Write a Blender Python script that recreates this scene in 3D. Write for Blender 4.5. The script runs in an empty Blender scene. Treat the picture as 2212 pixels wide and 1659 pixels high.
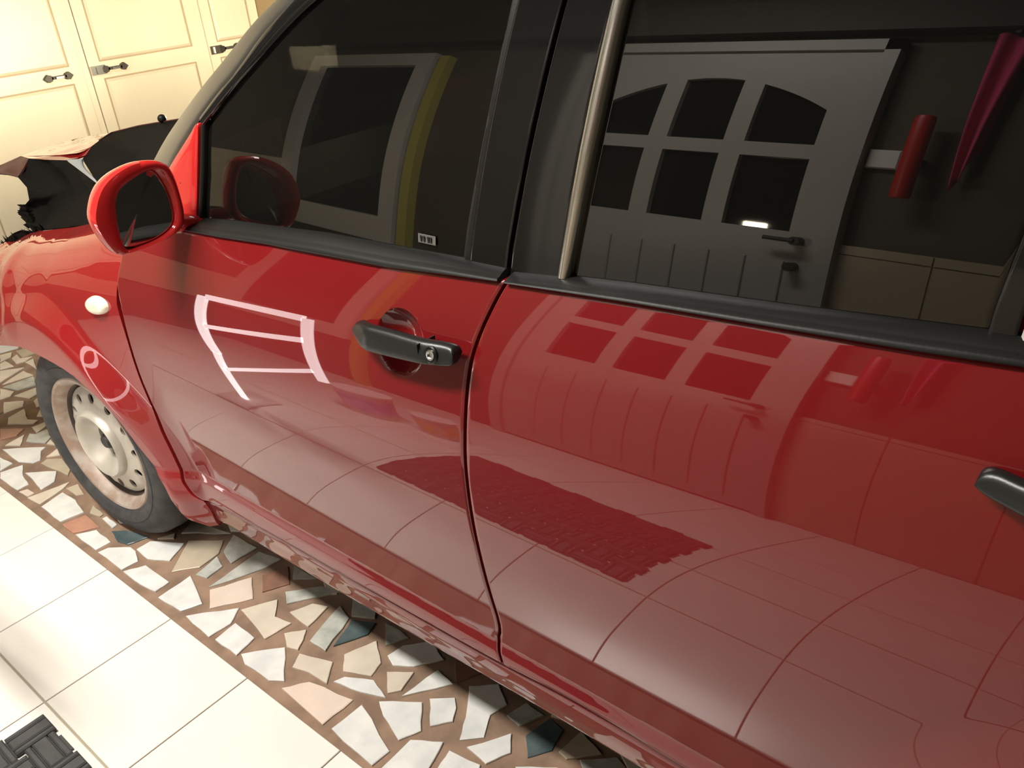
import bpy, bmesh, math, random
import numpy as np
from mathutils import Vector, Matrix

scene = bpy.context.scene
COL = scene.collection
random.seed(7)
rng = np.random.default_rng(7)

# ------------------------------------------------------------------ camera
W_PX, F_PX = 2212.0, 1815.86
cam_d = bpy.data.cameras.new("camera")
cam = bpy.data.objects.new("camera", cam_d)
COL.objects.link(cam)
cam_d.sensor_fit = 'HORIZONTAL'
cam_d.sensor_width = 36.0
cam_d.lens = 36.0 * F_PX / W_PX
cam_d.clip_start = 0.02
_az, _pi, _ro = -0.730513440, 0.493646886, -0.0889053381
_f = Vector((math.sin(_az) * math.cos(_pi), math.cos(_az) * math.cos(_pi), -math.sin(_pi)))
_r = Vector((math.cos(_az), -math.sin(_az), 0.0))
_u = _r.cross(_f)
_r2 = math.cos(_ro) * _r + math.sin(_ro) * _u
_u2 = -math.sin(_ro) * _r + math.cos(_ro) * _u
cam.matrix_world = Matrix(((_r2.x, _u2.x, -_f.x, 2.58807), (_r2.y, _u2.y, -_f.y, -0.56839),
                           (_r2.z, _u2.z, -_f.z, 1.37102), (0, 0, 0, 1)))
scene.camera = cam

# ------------------------------------------------------------------ world / exposure
world = bpy.data.worlds.new("world")
scene.world = world
world.use_nodes = True
world.node_tree.nodes["Background"].inputs[0].default_value = (0.9, 0.85, 0.75, 1)
world.node_tree.nodes["Background"].inputs[1].default_value = 0.03
scene.view_settings.view_transform = 'Standard'
scene.view_settings.look = 'None'
scene.view_settings.gamma = 1.0
scene.view_settings.use_curve_mapping = False
scene.view_settings.exposure = 0.0

LAMP_W = 92.0          # ceiling tube over the tiled walkway
WORK_E = 1200.0         # glow of the work lamp left in the engine bay

# ------------------------------------------------------------------ traced outlines (metres: x along the car, z up / floor x,y)
DOOR_FRONT = [(0.9478, 0.871), (0.9456, 0.8578), (0.9359, 0.8316), (0.9276, 0.809), (0.9313, 0.7833), (0.9362, 0.7624), (0.9348, 0.7016), (0.9197, 0.6152), (0.9135, 0.5374), (0.9097, 0.4622), (0.9192, 0.3946), (0.9231, 0.3434), (0.9258, 0.3175), (0.9319, 0.2959), (0.9394, 0.2759), (0.9505, 0.2654)]
DOOR_BOTTOM = [(0.9505, 0.2654), (0.96, 0.2627), (1.0999, 0.2785), (1.2792, 0.2872), (1.4162, 0.2896), (1.5659, 0.2932), (1.7117, 0.2966), (1.8705, 0.302)]
DOOR_REAR = [(1.9355, 0.9876), (1.9217, 0.9604), (1.905, 0.9183), (1.8953, 0.8844), (1.8915, 0.8434), (1.8891, 0.7905), (1.8853, 0.7374), (1.8827, 0.6798), (1.8793, 0.6161), (1.8775, 0.5465), (1.8743, 0.4654), (1.8757, 0.3859), (1.8595, 0.3439), (1.8705, 0.302)]
BELT_LOW = [(1.1869, 0.944), (1.293, 0.9491), (1.4312, 0.9583), (1.4863, 0.9603), (1.7283, 0.9715), (1.9314, 0.9874), (1.9412, 0.9865), (2.119, 0.9986), (2.2879, 1.0072), (2.4233, 1.0144), (2.501, 1.02)]
BELT_TOP = [(1.161, 0.9534), (1.2938, 0.966), (1.4003, 0.9738), (1.5491, 0.9845), (1.8307, 0.9942), (1.9215, 0.9961), (1.9315, 0.9937), (2.0221, 1.0023), (2.1066, 1.0092), (2.2779, 1.0198), (2.4619, 1.0337)]
SILL_FRONT = [(0.9488, 0.2609), (0.9461, 0.2427), (0.9383, 0.1951), (0.9133, 0.1508)]
SILL_LOW = [(0.9133, 0.1508), (0.9923, 0.14), (1.3532, 0.1971), (1.6378, 0.2146), (1.8703, 0.2324), (2.1194, 0.2284)]
REAR_BOTTOM = [(1.8705, 0.302), (1.9969, 0.3142), (2.0995, 0.3118), (2.2022, 0.3048)]
ARCH = [(0.2475, 0.537), (0.3654, 0.5542), (0.4611, 0.5594), (0.5657, 0.562), (0.6638, 0.5582), (0.7329, 0.5404), (0.7893, 0.5111), (0.8132, 0.4609), (0.828, 0.3981), (0.8612, 0.3277), (0.8776, 0.2871), (0.8738, 0.2284), (0.8857, 0.1909), (0.9003, 0.1785), (0.9133, 0.1508)]
GL_FRONT = [(1.1851, 0.9577), (1.2087, 1.0334), (1.2255, 1.1182), (1.2719, 1.1475), (1.3305, 1.1869), (1.3903, 1.223), (1.4448, 1.2572), (1.4955, 1.2864), (1.5338, 1.3052)]
GL_REAR = [(1.8451, 0.9947), (1.8753, 1.1316), (1.8936, 1.2266), (1.9048, 1.2998)]
CH_REAR = [(1.856, 0.9953), (1.8858, 1.1486), (1.9041, 1.2418), (1.9161, 1.2997)]
FRAME_MID = [(1.1914, 1.1202), (1.2114, 1.1306), (1.2793, 1.1763), (1.3307, 1.2066), (1.3999, 1.2592), (1.4422, 1.2844), (1.4808, 1.306)]
PIL_OUT = [(0.9178, 1.016), (0.9824, 1.0659), (1.043, 1.1065), (1.133, 1.1648), (1.2251, 1.2206), (1.3119, 1.2765), (1.3645, 1.3026)]
GAP = [(1.923, 0.9976), (1.9434, 1.1036), (1.9626, 1.1994), (1.983, 1.2986)]
STRIP_L = [(2.0029, 1.0), (2.0208, 1.125), (2.0354, 1.227), (2.0461, 1.2976)]
STRIP_R = [(2.0201, 1.0014), (2.0412, 1.127), (2.0544, 1.2084), (2.0659, 1.2973)]
RGL_REAR = [(2.4666, 1.0301), (2.4673, 1.0514), (2.4708, 1.0813), (2.4755, 1.1193)]
BAR = [(2.4833, 1.0294), (2.487, 1.0674), (2.4878, 1.0283), (2.4917, 1.0663)]
SAIL = [(1.135, 0.9317), (1.1629, 0.9545), (1.2133, 1.1195), (1.2042, 1.1219), (1.1862, 1.1047), (1.0891, 1.035), (1.0425, 0.9807)]
HANDLE_TOP = [(1.679, 0.8875), (1.6832, 0.8948), (1.7056, 0.9019), (1.7683, 0.905), (1.8141, 0.9056), (1.866, 0.908), (1.8845, 0.9074), (1.8884, 0.9031)]
HANDLE_BOT = [(1.6798, 0.8798), (1.6857, 0.8713), (1.7094, 0.8667), (1.7816, 0.8711), (1.8179, 0.8741), (1.8697, 0.8791), (1.8861, 0.8825), (1.89, 0.8917)]
DISH = [(1.7577, 0.8771), (1.7078, 0.8646), (1.8051, 0.8864), (1.759, 0.9218), (1.7623, 0.8307)]
LOCK = [(1.8527, 0.8925), (1.8315, 0.9014), (1.834, 0.8814)]
INDIC = [(0.8377, 0.7473), (0.7844, 0.7412), (0.8892, 0.7532), (0.8382, 0.765), (0.8353, 0.7287)]
RHANDLE = [(2.4914, 0.9235), (2.4931, 0.9343), (2.5044, 0.9392), (2.5258, 0.9391), (2.5322, 0.9132), (2.5015, 0.9145)]
STICKER = [(1.7759, 1.0098), (1.755, 1.013), (1.7954, 1.0066)]
MIRROR_OUT = [(0.0072, 1.0151), (0.0232, 1.0451), (0.0416, 1.0631), (0.0669, 1.0749), (0.0976, 1.0819), (0.1304, 1.0796), (0.1551, 1.0699), (0.1632, 1.044), (0.1648, 1.007), (0.1631, 0.9767), (0.155, 0.9555), (0.1336, 0.945), (0.0915, 0.9388), (0.0441, 0.9383), (0.0243, 0.9415), (0.0117, 0.9706), (0.0057, 0.9961)]
MIRROR_IN = [(0.0474, 1.0206), (0.0537, 1.0357), (0.0632, 1.0472), (0.0887, 1.0574), (0.1182, 1.0648), (0.1361, 1.0625), (0.1456, 1.0473), (0.1511, 1.0124), (0.1481, 0.9804), (0.142, 0.9655), (0.1274, 0.9547), (0.0973, 0.9458), (0.0531, 0.9441), (0.0437, 0.9479), (0.0398, 0.9594), (0.0419, 0.9893)]
STONES = [('w', [(-0.138, 0.033), (-0.12, 0.095), (-0.051, 0.067), (0.014, 0.056), (0.016, 0.021), (-0.102, 0.018)]), ('w', [(-0.064, 0.078), (0.017, 0.141), (0.07, 0.111), (0.081, 0.064), (0.028, 0.071)]), ('p', [(0.03, 0.02), (0.039, 0.042), (0.079, 0.045), (0.081, 0.024)]), ('b', [(0.089, 0.021), (0.107, 0.091), (0.117, 0.137), (0.135, 0.109), (0.157, 0.029)]), ('w', [(0.173, 0.025), (0.154, 0.097), (0.23, 0.101), (0.312, 0.086), (0.299, 0.024)]), ('t', [(0.141, 0.113), (0.149, 0.147), (0.221, 0.13), (0.206, 0.113)]), ('r', [(0.317, 0.02), (0.331, 0.082), (0.422, 0.078), (0.384, 0.02)]), ('t', [(0.333, 0.093), (0.303, 0.118), (0.372, 0.114), (0.375, 0.102)]), ('w', [(0.389, 0.102), (0.391, 0.115), (0.455, 0.112), (0.459, 0.096)]), ('w', [(0.396, 0.021), (0.427, 0.066), (0.515, 0.062), (0.513, 0.021)]), ('d', [(0.47, 0.088), (0.501, 0.113), (0.587, 0.136), (0.567, 0.083), (0.528, 0.075)]), ('w', [(0.527, 0.02), (0.532, 0.046), (0.584, 0.083), (0.613, 0.082), (0.658, 0.064), (0.654, 0.02)]), ('w', [(0.606, 0.088), (0.606, 0.128), (0.695, 0.177), (0.729, 0.114), (0.67, 0.084)]), ('w', [(0.664, 0.019), (0.692, 0.067), (0.805, 0.068), (0.808, 0.028), (0.752, 0.02)]), ('b', [(0.614, 0.145), (0.635, 0.186), (0.653, 0.172)]), ('t', [(0.773, 0.093), (0.695, 0.191), (0.777, 0.246), (0.814, 0.207), (0.82, 0.146)]), ('g', [(0.648, 0.197), (0.627, 0.241), (0.665, 0.252), (0.766, 0.276)]), ('g', [(0.837, 0.124), (0.82, 0.198), (0.868, 0.183), (0.874, 0.133)]), ('g', [(0.818, 0.219), (0.78, 0.276), (0.882, 0.28), (0.877, 0.202)]), ('g', [(0.907, 0.115), (0.903, 0.181), (0.899, 0.274), (0.974, 0.289), (0.968, 0.247)]), ('w', [(0.834, 0.021), (0.828, 0.114), (0.948, 0.073), (0.926, 0.027)]), ('p', [(0.92, 0.112), (0.969, 0.202), (1.037, 0.157), (0.978, 0.074)]), ('n', [(0.985, 0.221), (1.012, 0.281), (1.07, 0.242), (1.037, 0.184)]), ('g', [(1.062, 0.257), (1.023, 0.292), (1.11, 0.294)]), ('w', [(0.951, 0.026), (1.036, 0.118), (1.065, 0.075), (1.06, 0.019)]), ('b', [(1.045, 0.117), (1.091, 0.19), (1.135, 0.15), (1.185, 0.159), (1.174, 0.092)]), ('b', [(1.152, 0.18), (1.175, 0.23), (1.214, 0.245), (1.227, 0.175)]), ('g', [(1.085, 0.217), (1.145, 0.282), (1.201, 0.297), (1.123, 0.193)]), ('w', [(1.08, 0.023), (1.074, 0.082), (1.152, 0.08), (1.163, 0.024)]), ('g', [(1.266, 0.149), (1.234, 0.266), (1.285, 0.25), (1.32, 0.15)]), ('b', [(1.198, 0.129), (1.231, 0.167), (1.251, 0.143), (1.266, 0.116), (1.238, 0.106)]), ('w', [(1.167, 0.033), (1.234, 0.104), (1.314, 0.042), (1.284, 0.023), (1.2, 0.02)]), ('b', [(1.297, 0.076), (1.278, 0.111), (1.359, 0.139), (1.396, 0.091), (1.34, 0.088)]), ('p', [(1.326, 0.026), (1.361, 0.072), (1.475, 0.096), (1.472, 0.018)]), ('d', [(1.323, 0.17), (1.294, 0.249), (1.349, 0.274), (1.361, 0.24)]), ('b', [(1.363, 0.168), (1.392, 0.238), (1.449, 0.199), (1.458, 0.162), (1.398, 0.135)]), ('w', [(1.402, 0.104), (1.412, 0.126), (1.472, 0.157), (1.527, 0.14), (1.473, 0.119)]), ('w', [(1.445, 0.222), (1.452, 0.263), (1.495, 0.31), (1.554, 0.286), (1.516, 0.234), (1.476, 0.209)]), ('g', [(1.369, 0.287), (1.405, 0.291), (1.446, 0.286), (1.419, 0.24)]), ('g', [(1.244, 0.296), (1.315, 0.308), (1.337, 0.283), (1.285, 0.257)]), ('b', [(1.478, 0.189), (1.527, 0.223), (1.54, 0.172), (1.522, 0.15)]), ('w', [(1.552, 0.161), (1.565, 0.257), (1.617, 0.248)]), ('n', [(1.577, 0.296), (1.648, 0.306), (1.62, 0.256)]), ('w', [(1.495, 0.022), (1.5, 0.098), (1.629, 0.055), (1.625, 0.013)]), ('w', [(1.523, 0.125), (1.598, 0.176), (1.646, 0.125), (1.625, 0.083), (1.555, 0.106)]), ('w', [(1.604, 0.192), (1.645, 0.224), (1.665, 0.207), (1.682, 0.178), (1.653, 0.143)]), ('w', [(1.649, 0.264), (1.696, 0.304), (1.743, 0.274), (1.733, 0.234), (1.757, 0.187), (1.722, 0.154), (1.696, 0.201)]), ('g', [(1.76, 0.253), (1.773, 0.299), (1.82, 0.296), (1.796, 0.247)]), ('d', [(1.82, 0.237), (1.834, 0.298), (1.872, 0.29), (1.882, 0.241), (1.854, 0.201)]), ('w', [(1.745, 0.15), (1.795, 0.225), (1.822, 0.19), (1.799, 0.144)]), ('w', [(1.644, 0.019), (1.644, 0.097), (1.7, 0.132), (1.718, 0.073), (1.715, 0.032)]), ('w', [(1.731, 0.082), (1.722, 0.125), (1.792, 0.136), (1.807, 0.109), (1.762, 0.067)]), ('t', [(1.894, 0.245), (1.902, 0.309), (1.962, 0.289), (1.916, 0.241)]), ('g', [(1.936, 0.255), (1.99, 0.3), (2.013, 0.292), (1.962, 0.236)]), ('w', [(1.848, 0.172), (1.913, 0.217), (1.949, 0.213), (1.891, 0.151)]), ('b', [(-1.099, 0.416), (-1.082, 0.458), (-1.038, 0.434), (-1.024, 0.386)]), ('b', [(-1.017, 0.429), (-1.041, 0.459), (-0.984, 0.449), (-0.957, 0.486), (-0.938, 0.45), (-0.949, 0.418)]), ('b', [(-1.007, 0.379), (-1.017, 0.403), (-0.934, 0.402), (-0.952, 0.357)]), ('b', [(-0.926, 0.444), (-0.931, 0.48), (-0.811, 0.441)]), ('b', [(-0.935, 0.35), (-0.878, 0.422), (-0.848, 0.354), (-0.823, 0.306)]), ('b', [(-0.801, 0.303), (-0.85, 0.406), (-0.772, 0.411)]), ('g', [(-0.775, 0.296), (-0.761, 0.406), (-0.668, 0.376), (-0.693, 0.315)]), ('b', [(-0.769, 0.284), (-0.695, 0.306), (-0.665, 0.28), (-0.673, 0.246)]), ('b', [(-0.656, 0.289), (-0.648, 0.369), (-0.589, 0.345), (-0.577, 0.312)]), ('b', [(-0.638, 0.245), (-0.582, 0.294), (-0.537, 0.272), (-0.545, 0.208)]), ('b', [(-0.542, 0.312), (-0.56, 0.333), (-0.481, 0.306), (-0.479, 0.294)]), ('b', [(-0.444, 0.18), (-0.494, 0.202), (-0.512, 0.266), (-0.416, 0.237), (-0.378, 0.257), (-0.367, 0.235)]), ('b', [(-0.409, 0.265), (-0.452, 0.296), (-0.39, 0.277)]), ('b', [(-0.347, 0.221), (-0.343, 0.266), (-0.308, 0.252), (-0.289, 0.212)]), ('r', [(-0.437, 0.152), (-0.361, 0.202), (-0.334, 0.165), (-0.357, 0.12)]), ('b', [(-0.299, 0.113), (-0.317, 0.185), (-0.253, 0.143)]), ('b', [(-0.183, 0.199), (-0.201, 0.221), (-0.149, 0.212)]), ('g', [(-0.263, 0.166), (-0.306, 0.196), (-0.284, 0.206), (-0.283, 0.245), (-0.215, 0.228), (-0.192, 0.199)]), ('w', [(-0.282, 0.097), (-0.166, 0.189), (-0.155, 0.169), (-0.099, 0.141), (-0.102, 0.119), (-0.152, 0.095)]), ('b', [(-0.1, 0.161), (-0.121, 0.206), (-0.072, 0.193)]), ('t', [(-0.074, 0.132), (-0.084, 0.156), (-0.042, 0.186), (0.045, 0.172), (0.077, 0.149)]), ('w', [(-0.235, 0.071), (-0.159, 0.08), (-0.148, 0.036)])]
HOOD_TOP = [(0.0617, 0.34, 0.936), (-0.1155, 0.46, 0.9128), (-0.0805, 0.56, 0.9262), (-0.0131, 0.58, 0.9351), (0.238, 0.52, 0.9725), (0.3346, 0.44, 0.9776), (0.3474, 0.41, 0.9699), (0.3487, 0.385, 0.9628), (0.3409, 0.37, 0.9609), (0.233, 0.35, 0.9501)]
HOOD_RIM = [(0.0617, 0.34, 0.936), (0.233, 0.35, 0.9501), (0.3409, 0.37, 0.9609), (0.3487, 0.385, 0.9628), (0.3474, 0.41, 0.9699), (0.367, 0.38, 0.9562), (0.3554, 0.36, 0.9517), (0.3413, 0.34, 0.9504), (0.2471, 0.33, 0.9453), (0.1506, 0.325, 0.9413)]
HOOD_LOBE = [(-0.2491, 0.3, 0.8524), (-0.0537, 0.32, 0.9046), (0.0617, 0.34, 0.936), (0.1506, 0.325, 0.9413), (0.1579, 0.3, 0.9199), (0.1295, 0.29, 0.8986), (0.0708, 0.29, 0.8988), (0.0146, 0.29, 0.8968), (-0.1764, 0.28, 0.8718)]
HOOD_REAR = [(0.3346, 0.44, 0.9776), (0.238, 0.52, 0.9725), (0.3828, 0.53, 0.9986), (0.5886, 0.53, 1.0279), (0.7254, 0.52, 1.0468), (0.818, 0.4, 0.9965), (0.8028, 0.33, 0.9407), (0.7446, 0.3, 0.9002), (0.6058, 0.285, 0.8869), (0.5682, 0.3, 0.9268), (0.3644, 0.37, 0.9478), (0.3474, 0.41, 0.9699)]
HOOD_SIDE = [(0.1506, 0.325, 0.9413), (0.2471, 0.33, 0.9453), (0.3413, 0.34, 0.9504), (0.4661, 0.315, 0.9411), (0.5791, 0.295, 0.9281), (0.6412, 0.28, 0.8927), (0.6306, 0.262, 0.8549), (0.4785, 0.258, 0.8221), (0.2642, 0.255, 0.7835), (0.198, 0.255, 0.7701), (0.1401, 0.26, 0.8012), (0.1652, 0.265, 0.8284), (0.2088, 0.27, 0.8512), (0.1949, 0.28, 0.88), (0.1295, 0.29, 0.8986)]
HOOD_TRIANGLE = [(0.3545, 0.335, 0.954), (0.3842, 0.362, 0.9527), (0.3966, 0.35, 0.9417), (0.5646, 0.3, 0.9351), (0.5948, 0.29, 0.9301)]
SHRED = [(0.2125, 0.25, 0.7737), (0.1635, 0.24, 0.7721), (0.1212, 0.235, 0.7596), (0.0659, 0.23, 0.7371), (0.0258, 0.225, 0.7123), (0.0505, 0.225, 0.7122), (0.1121, 0.228, 0.7291), (0.1641, 0.235, 0.748), (0.2162, 0.24, 0.7634), (0.2822, 0.25, 0.7852)]
NOZZLE = [(0.5111, 0.53, 1.0242)]

# ------------------------------------------------------------------ materials
def nm(name):
    m = bpy.data.materials.new(name)
    m.use_nodes = True
    return m, m.node_tree.nodes, m.node_tree.links, m.node_tree.nodes["Principled BSDF"]

def mat(name, col, rough=0.5, metal=0.0, noise=0.0, nscale=20.0, bump=0.0, bscale=60.0, ior=1.5, spec=0.5,
        coat=0.0, emit=None, estr=0.0, col2=None):
    m, N, L, B = nm(name)
    B.inputs["Base Color"].default_value = (*col, 1)
    B.inputs["Roughness"].default_value = rough
    B.inputs["Metallic"].default_value = metal
    B.inputs["IOR"].default_value = ior
    B.inputs["Specular IOR Level"].default_value = spec
    B.inputs["Coat Weight"].default_value = coat
    B.inputs["Coat Roughness"].default_value = 0.02
    tc = None
    if noise or bump:
        tc = N.new("ShaderNodeTexCoord")
    if noise:
        t = N.new("ShaderNodeTexNoise")
        t.inputs["Scale"].default_value = nscale
        t.inputs["Detail"].default_value = 6
        r = N.new("ShaderNodeValToRGB")
        c2 = col2 if col2 else tuple(c * (1 - noise) for c in col)
        r.color_ramp.elements[0].position = 0.36
        r.color_ramp.elements[1].position = 0.62
        r.color_ramp.elements[0].color = (*c2, 1)
        r.color_ramp.elements[1].color = (*col, 1)
        L.new(tc.outputs["Object"], t.inputs["Vector"])
        L.new(t.outputs["Fac"], r.inputs["Fac"])
        L.new(r.outputs["Color"], B.inputs["Base Color"])
    if bump:
        t2 = N.new("ShaderNodeTexNoise")
        t2.inputs["Scale"].default_value = bscale
        t2.inputs["Detail"].default_value = 4
        b = N.new("ShaderNodeBump")
        b.inputs["Strength"].default_value = bump
        b.inputs["Distance"].default_value = 0.004
        L.new(tc.outputs["Object"], t2.inputs["Vector"])
        L.new(t2.outputs["Fac"], b.inputs["Height"])
        L.new(b.outputs["Normal"], B.inputs["Normal"])
    if emit:
        B.inputs["Emission Color"].default_value = (*emit, 1)
        B.inputs["Emission Strength"].default_value = estr
    return m

M = {}
M['red'] = mat("red_paint", (0.175, 0.006, 0.0075), 0.5, coat=1.0, spec=0.08)
M['red'].node_tree.nodes["Principled BSDF"].inputs.get("Coat IOR").default_value = 1.60
M['red_lit'] = mat("lit_red_paint", (0.50, 0.018, 0.018), 0.45, coat=1.0, spec=0.1)  # body red with the light on mirror and sail put into the colour
M['red_half_lit'] = mat("half_lit_red_paint", (0.25, 0.0085, 0.0095), 0.5, coat=1.0, spec=0.08)  # body red raised in colour to stand in for light on the fender
M['black_paint'] = mat("black_paint", (0.008, 0.008, 0.008), 0.06, ior=1.5)
M['pillar'] = mat("pillar_black", (0.022, 0.021, 0.018), 0.32, ior=1.9)
M['trim'] = mat("trim_rubber", (0.010, 0.010, 0.009), 0.45, bump=0.05, bscale=300, spec=0.22)
M['handle'] = mat("handle_plastic", (0.011, 0.012, 0.0115), 0.33, bump=0.04, bscale=400, spec=0.4)
M['rubber'] = mat("tyre_rubber", (0.030, 0.030, 0.031), 0.75, noise=0.35, nscale=35, col2=(0.055, 0.053, 0.05))
M['rim'] = mat("steel_rim", (0.55, 0.52, 0.45), 0.38, metal=0.35, noise=0.4, nscale=12, col2=(0.45, 0.41, 0.34))
M['rim_rust'] = mat("rusty_flange", (0.30, 0.21, 0.155), 0.55, metal=0.2, noise=0.5, nscale=25, col2=(0.42, 0.36, 0.31))
M['rim_well'] = mat("brown_rim_well", (0.075, 0.055, 0.042), 0.7, noise=0.4, nscale=25)
M['dark'] = mat("dark_inside", (0.012, 0.011, 0.010), 0.85)
M['dark_metal'] = mat("dark_metal", (0.05, 0.045, 0.04), 0.55, metal=0.4, noise=0.5, nscale=60)
M['liner'] = mat("engine_dark", (0.0045, 0.0038, 0.003), 0.75, spec=0.10)
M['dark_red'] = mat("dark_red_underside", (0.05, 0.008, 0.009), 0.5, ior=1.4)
M['pale_sheet'] = mat("pale_grey_sheet", (0.36, 0.38, 0.40), 0.4, metal=0.3)
M['chrome'] = mat("mirror_silver", (0.86, 0.88, 0.90), 0.015, metal=1.0)
M['strip'] = mat("grey_metal_strip", (0.50, 0.48, 0.43), 0.22, metal=0.9)
M['indicator'] = mat("cream_lens", (0.80, 0.74, 0.56), 0.22, coat=0.6)
M['sticker'] = mat("pale_sticker", (0.13, 0.125, 0.11), 0.5)
M['white_frame'] = mat("white_painted_metal", (0.55, 0.52, 0.48), 0.4)
M['door_white'] = mat("white_door_paint", (0.42, 0.40, 0.365), 0.4)
M['pane_dark'] = mat("dark_pane", (0.010, 0.010, 0.010), 0.03)
M['gate'] = mat("cream_gate_paint", (0.80, 0.72, 0.55), 0.45, noise=0.10, nscale=3.0, bump=0.04, bscale=25)
M['gate_groove'] = mat("gate_groove_brown", (0.42, 0.32, 0.20), 0.7)
M['iron'] = mat("dark_iron", (0.06, 0.055, 0.045), 0.5, metal=0.5)
M['steel'] = mat("bright_steel", (0.62, 0.62, 0.60), 0.25, metal=1.0)
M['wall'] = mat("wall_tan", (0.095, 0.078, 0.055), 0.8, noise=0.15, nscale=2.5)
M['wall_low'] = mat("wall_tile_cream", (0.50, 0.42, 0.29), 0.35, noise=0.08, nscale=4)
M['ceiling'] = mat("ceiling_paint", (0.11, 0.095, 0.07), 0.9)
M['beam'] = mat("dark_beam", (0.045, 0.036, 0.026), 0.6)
M['column'] = mat("brown_column", (0.30, 0.22, 0.12), 0.6)
M['grout'] = mat("brown_grout", (0.30, 0.195, 0.130), 0.85, noise=0.35, nscale=14, bump=0.25, bscale=90)
M['tile'] = mat("white_floor_tile", (0.80, 0.78, 0.715), 0.22, noise=0.05, nscale=5, bump=0.01, bscale=6)
M['joint'] = mat("tile_joint", (0.16, 0.115, 0.08), 0.9)
M['joint_pale'] = mat("tile_joint_pale", (0.36, 0.33, 0.24), 0.9)
M['st_w'] = mat("white_marble", (0.74, 0.735, 0.70), 0.3, noise=0.25, nscale=16, col2=(0.60, 0.61, 0.59), bump=0.12, bscale=40)
M['st_g'] = mat("grey_marble", (0.52, 0.52, 0.47), 0.32, noise=0.4, nscale=22, col2=(0.34, 0.35, 0.31), bump=0.12, bscale=40)
M['st_b'] = mat("beige_stone", (0.66, 0.585, 0.475), 0.4, noise=0.15, nscale=14, bump=0.05, bscale=50)
M['st_t'] = mat("tan_stone", (0.50, 0.425, 0.315), 0.4, noise=0.2, nscale=12, bump=0.05, bscale=50)
M['st_p'] = mat("pink_stone", (0.70, 0.585, 0.49), 0.4, noise=0.1, nscale=12, bump=0.05, bscale=50)
M['st_r'] = mat("terracotta_stone", (0.47, 0.235, 0.155), 0.5, noise=0.2, nscale=18, bump=0.1, bscale=50)
M['st_n'] = mat("brown_stone", (0.26, 0.135, 0.09), 0.45, noise=0.3, nscale=18)
M['st_d'] = mat("dark_teal_stone", (0.055, 0.085, 0.090), 0.3, noise=0.5, nscale=20, col2=(0.10, 0.13, 0.13), bump=0.1, bscale=50)
M['mat_rubber'] = mat("mat_rubber", (0.055, 0.056, 0.055), 0.6, noise=0.25, nscale=30, bump=0.15, bscale=120)
M['lamp_glow'] = mat("lamp_tube_glow", (1, 0.95, 0.85), 0.5, emit=(1.0, 0.93, 0.80), estr=14.0)
M['lamp_body'] = mat("lamp_housing", (0.75, 0.74, 0.70), 0.5)
M['frame_glow'] = mat("glowing_frame", (0.9, 0.88, 0.86), 0.5, emit=(1.0, 0.92, 0.90), estr=6.0)
M['bulb'] = mat("lit_lamp_glass", (1, 0.9, 0.7), 0.5, emit=(1.0, 0.86, 0.60), estr=WORK_E)
M['yellow'] = mat("yellow_paint", (0.48, 0.42, 0.10), 0.5)
M['blue_label'] = mat("bluish_label", (0.30, 0.28, 0.72), 0.4, noise=0.5, nscale=18, col2=(0.75, 0.72, 0.80))
M['yellow_label'] = mat("yellow_label", (0.85, 0.55, 0.10), 0.4, noise=0.5, nscale=18, col2=(0.85, 0.78, 0.65))
M['red_plastic'] = mat("red_plastic", (0.50, 0.02, 0.02), 0.4)
M['pink_cloth'] = mat("pink_cloth", (0.62, 0.05, 0.16), 0.8, bump=0.3, bscale=40)

# dark privacy glass: mostly mirror-black with a little tinted see-through
def glass_mat():
    m, N, L, B = nm("privacy_glass")
    B.inputs["Base Color"].default_value = (0.004, 0.004, 0.0035, 1)
    B.inputs["Roughness"].default_value = 0.004
    B.inputs["IOR"].default_value = 1.62
    tr = N.new("ShaderNodeBsdfTransparent")
    tr.inputs["Color"].default_value = (0.30, 0.29, 0.26, 1)
    mx = N.new("ShaderNodeMixShader")
    mx.inputs[0].default_value = 0.025
    out = N["Material Output"]
    L.new(B.outputs[0], mx.inputs[1])
    L.new(tr.outputs[0], mx.inputs[2])
    L.new(mx.outputs[0], out.inputs["Surface"])
    return m
M['glass'] = glass_mat()

# ------------------------------------------------------------------ object helpers
def tag(o, label=None, cat=None, group=None, kind=None):
    if label: o["label"] = label
    if cat: o["category"] = cat
    if group: o["group"] = group
    if kind: o["kind"] = kind
    return o

def empty(name, loc):
    o = bpy.data.objects.new(name, None)
    COL.objects.link(o)
    o.location = loc
    o.empty_display_size = 0.1
    return o

def link_mesh(name, me, material=None, parent=None):
    if material and not me.materials:
        me.materials.append(M[material] if isinstance(material, str) else material)
    o = bpy.data.objects.new(name, me)
    COL.objects.link(o)
    if parent is not None:
        o.parent = parent
        if parent.type == 'EMPTY':
            o.matrix_parent_inverse = Matrix.LocRotScale(parent.location, parent.rotation_euler, None).inverted()
    return o

def mesh(name, verts, faces, material, parent=None, smooth=True, auto=None):
    me = bpy.data.meshes.new(name)
    me.from_pydata([tuple(map(float, v)) for v in verts], [], [tuple(map(int, f)) for f in faces])
    me.validate()
    bm = bmesh.new(); bm.from_mesh(me)
    bmesh.ops.remove_doubles(bm, verts=bm.verts, dist=1e-6)
    bmesh.ops.recalc_face_normals(bm, faces=bm.faces)
    for f in bm.faces: f.smooth = smooth
    if auto is not None:
        a = math.radians(auto)
        for e in bm.edges:
            if len(e.link_faces) == 2 and e.calc_face_angle(0) > a: e.smooth = False
    bm.to_mesh(me); bm.free()
    return link_mesh(name, me, material, parent)

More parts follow.
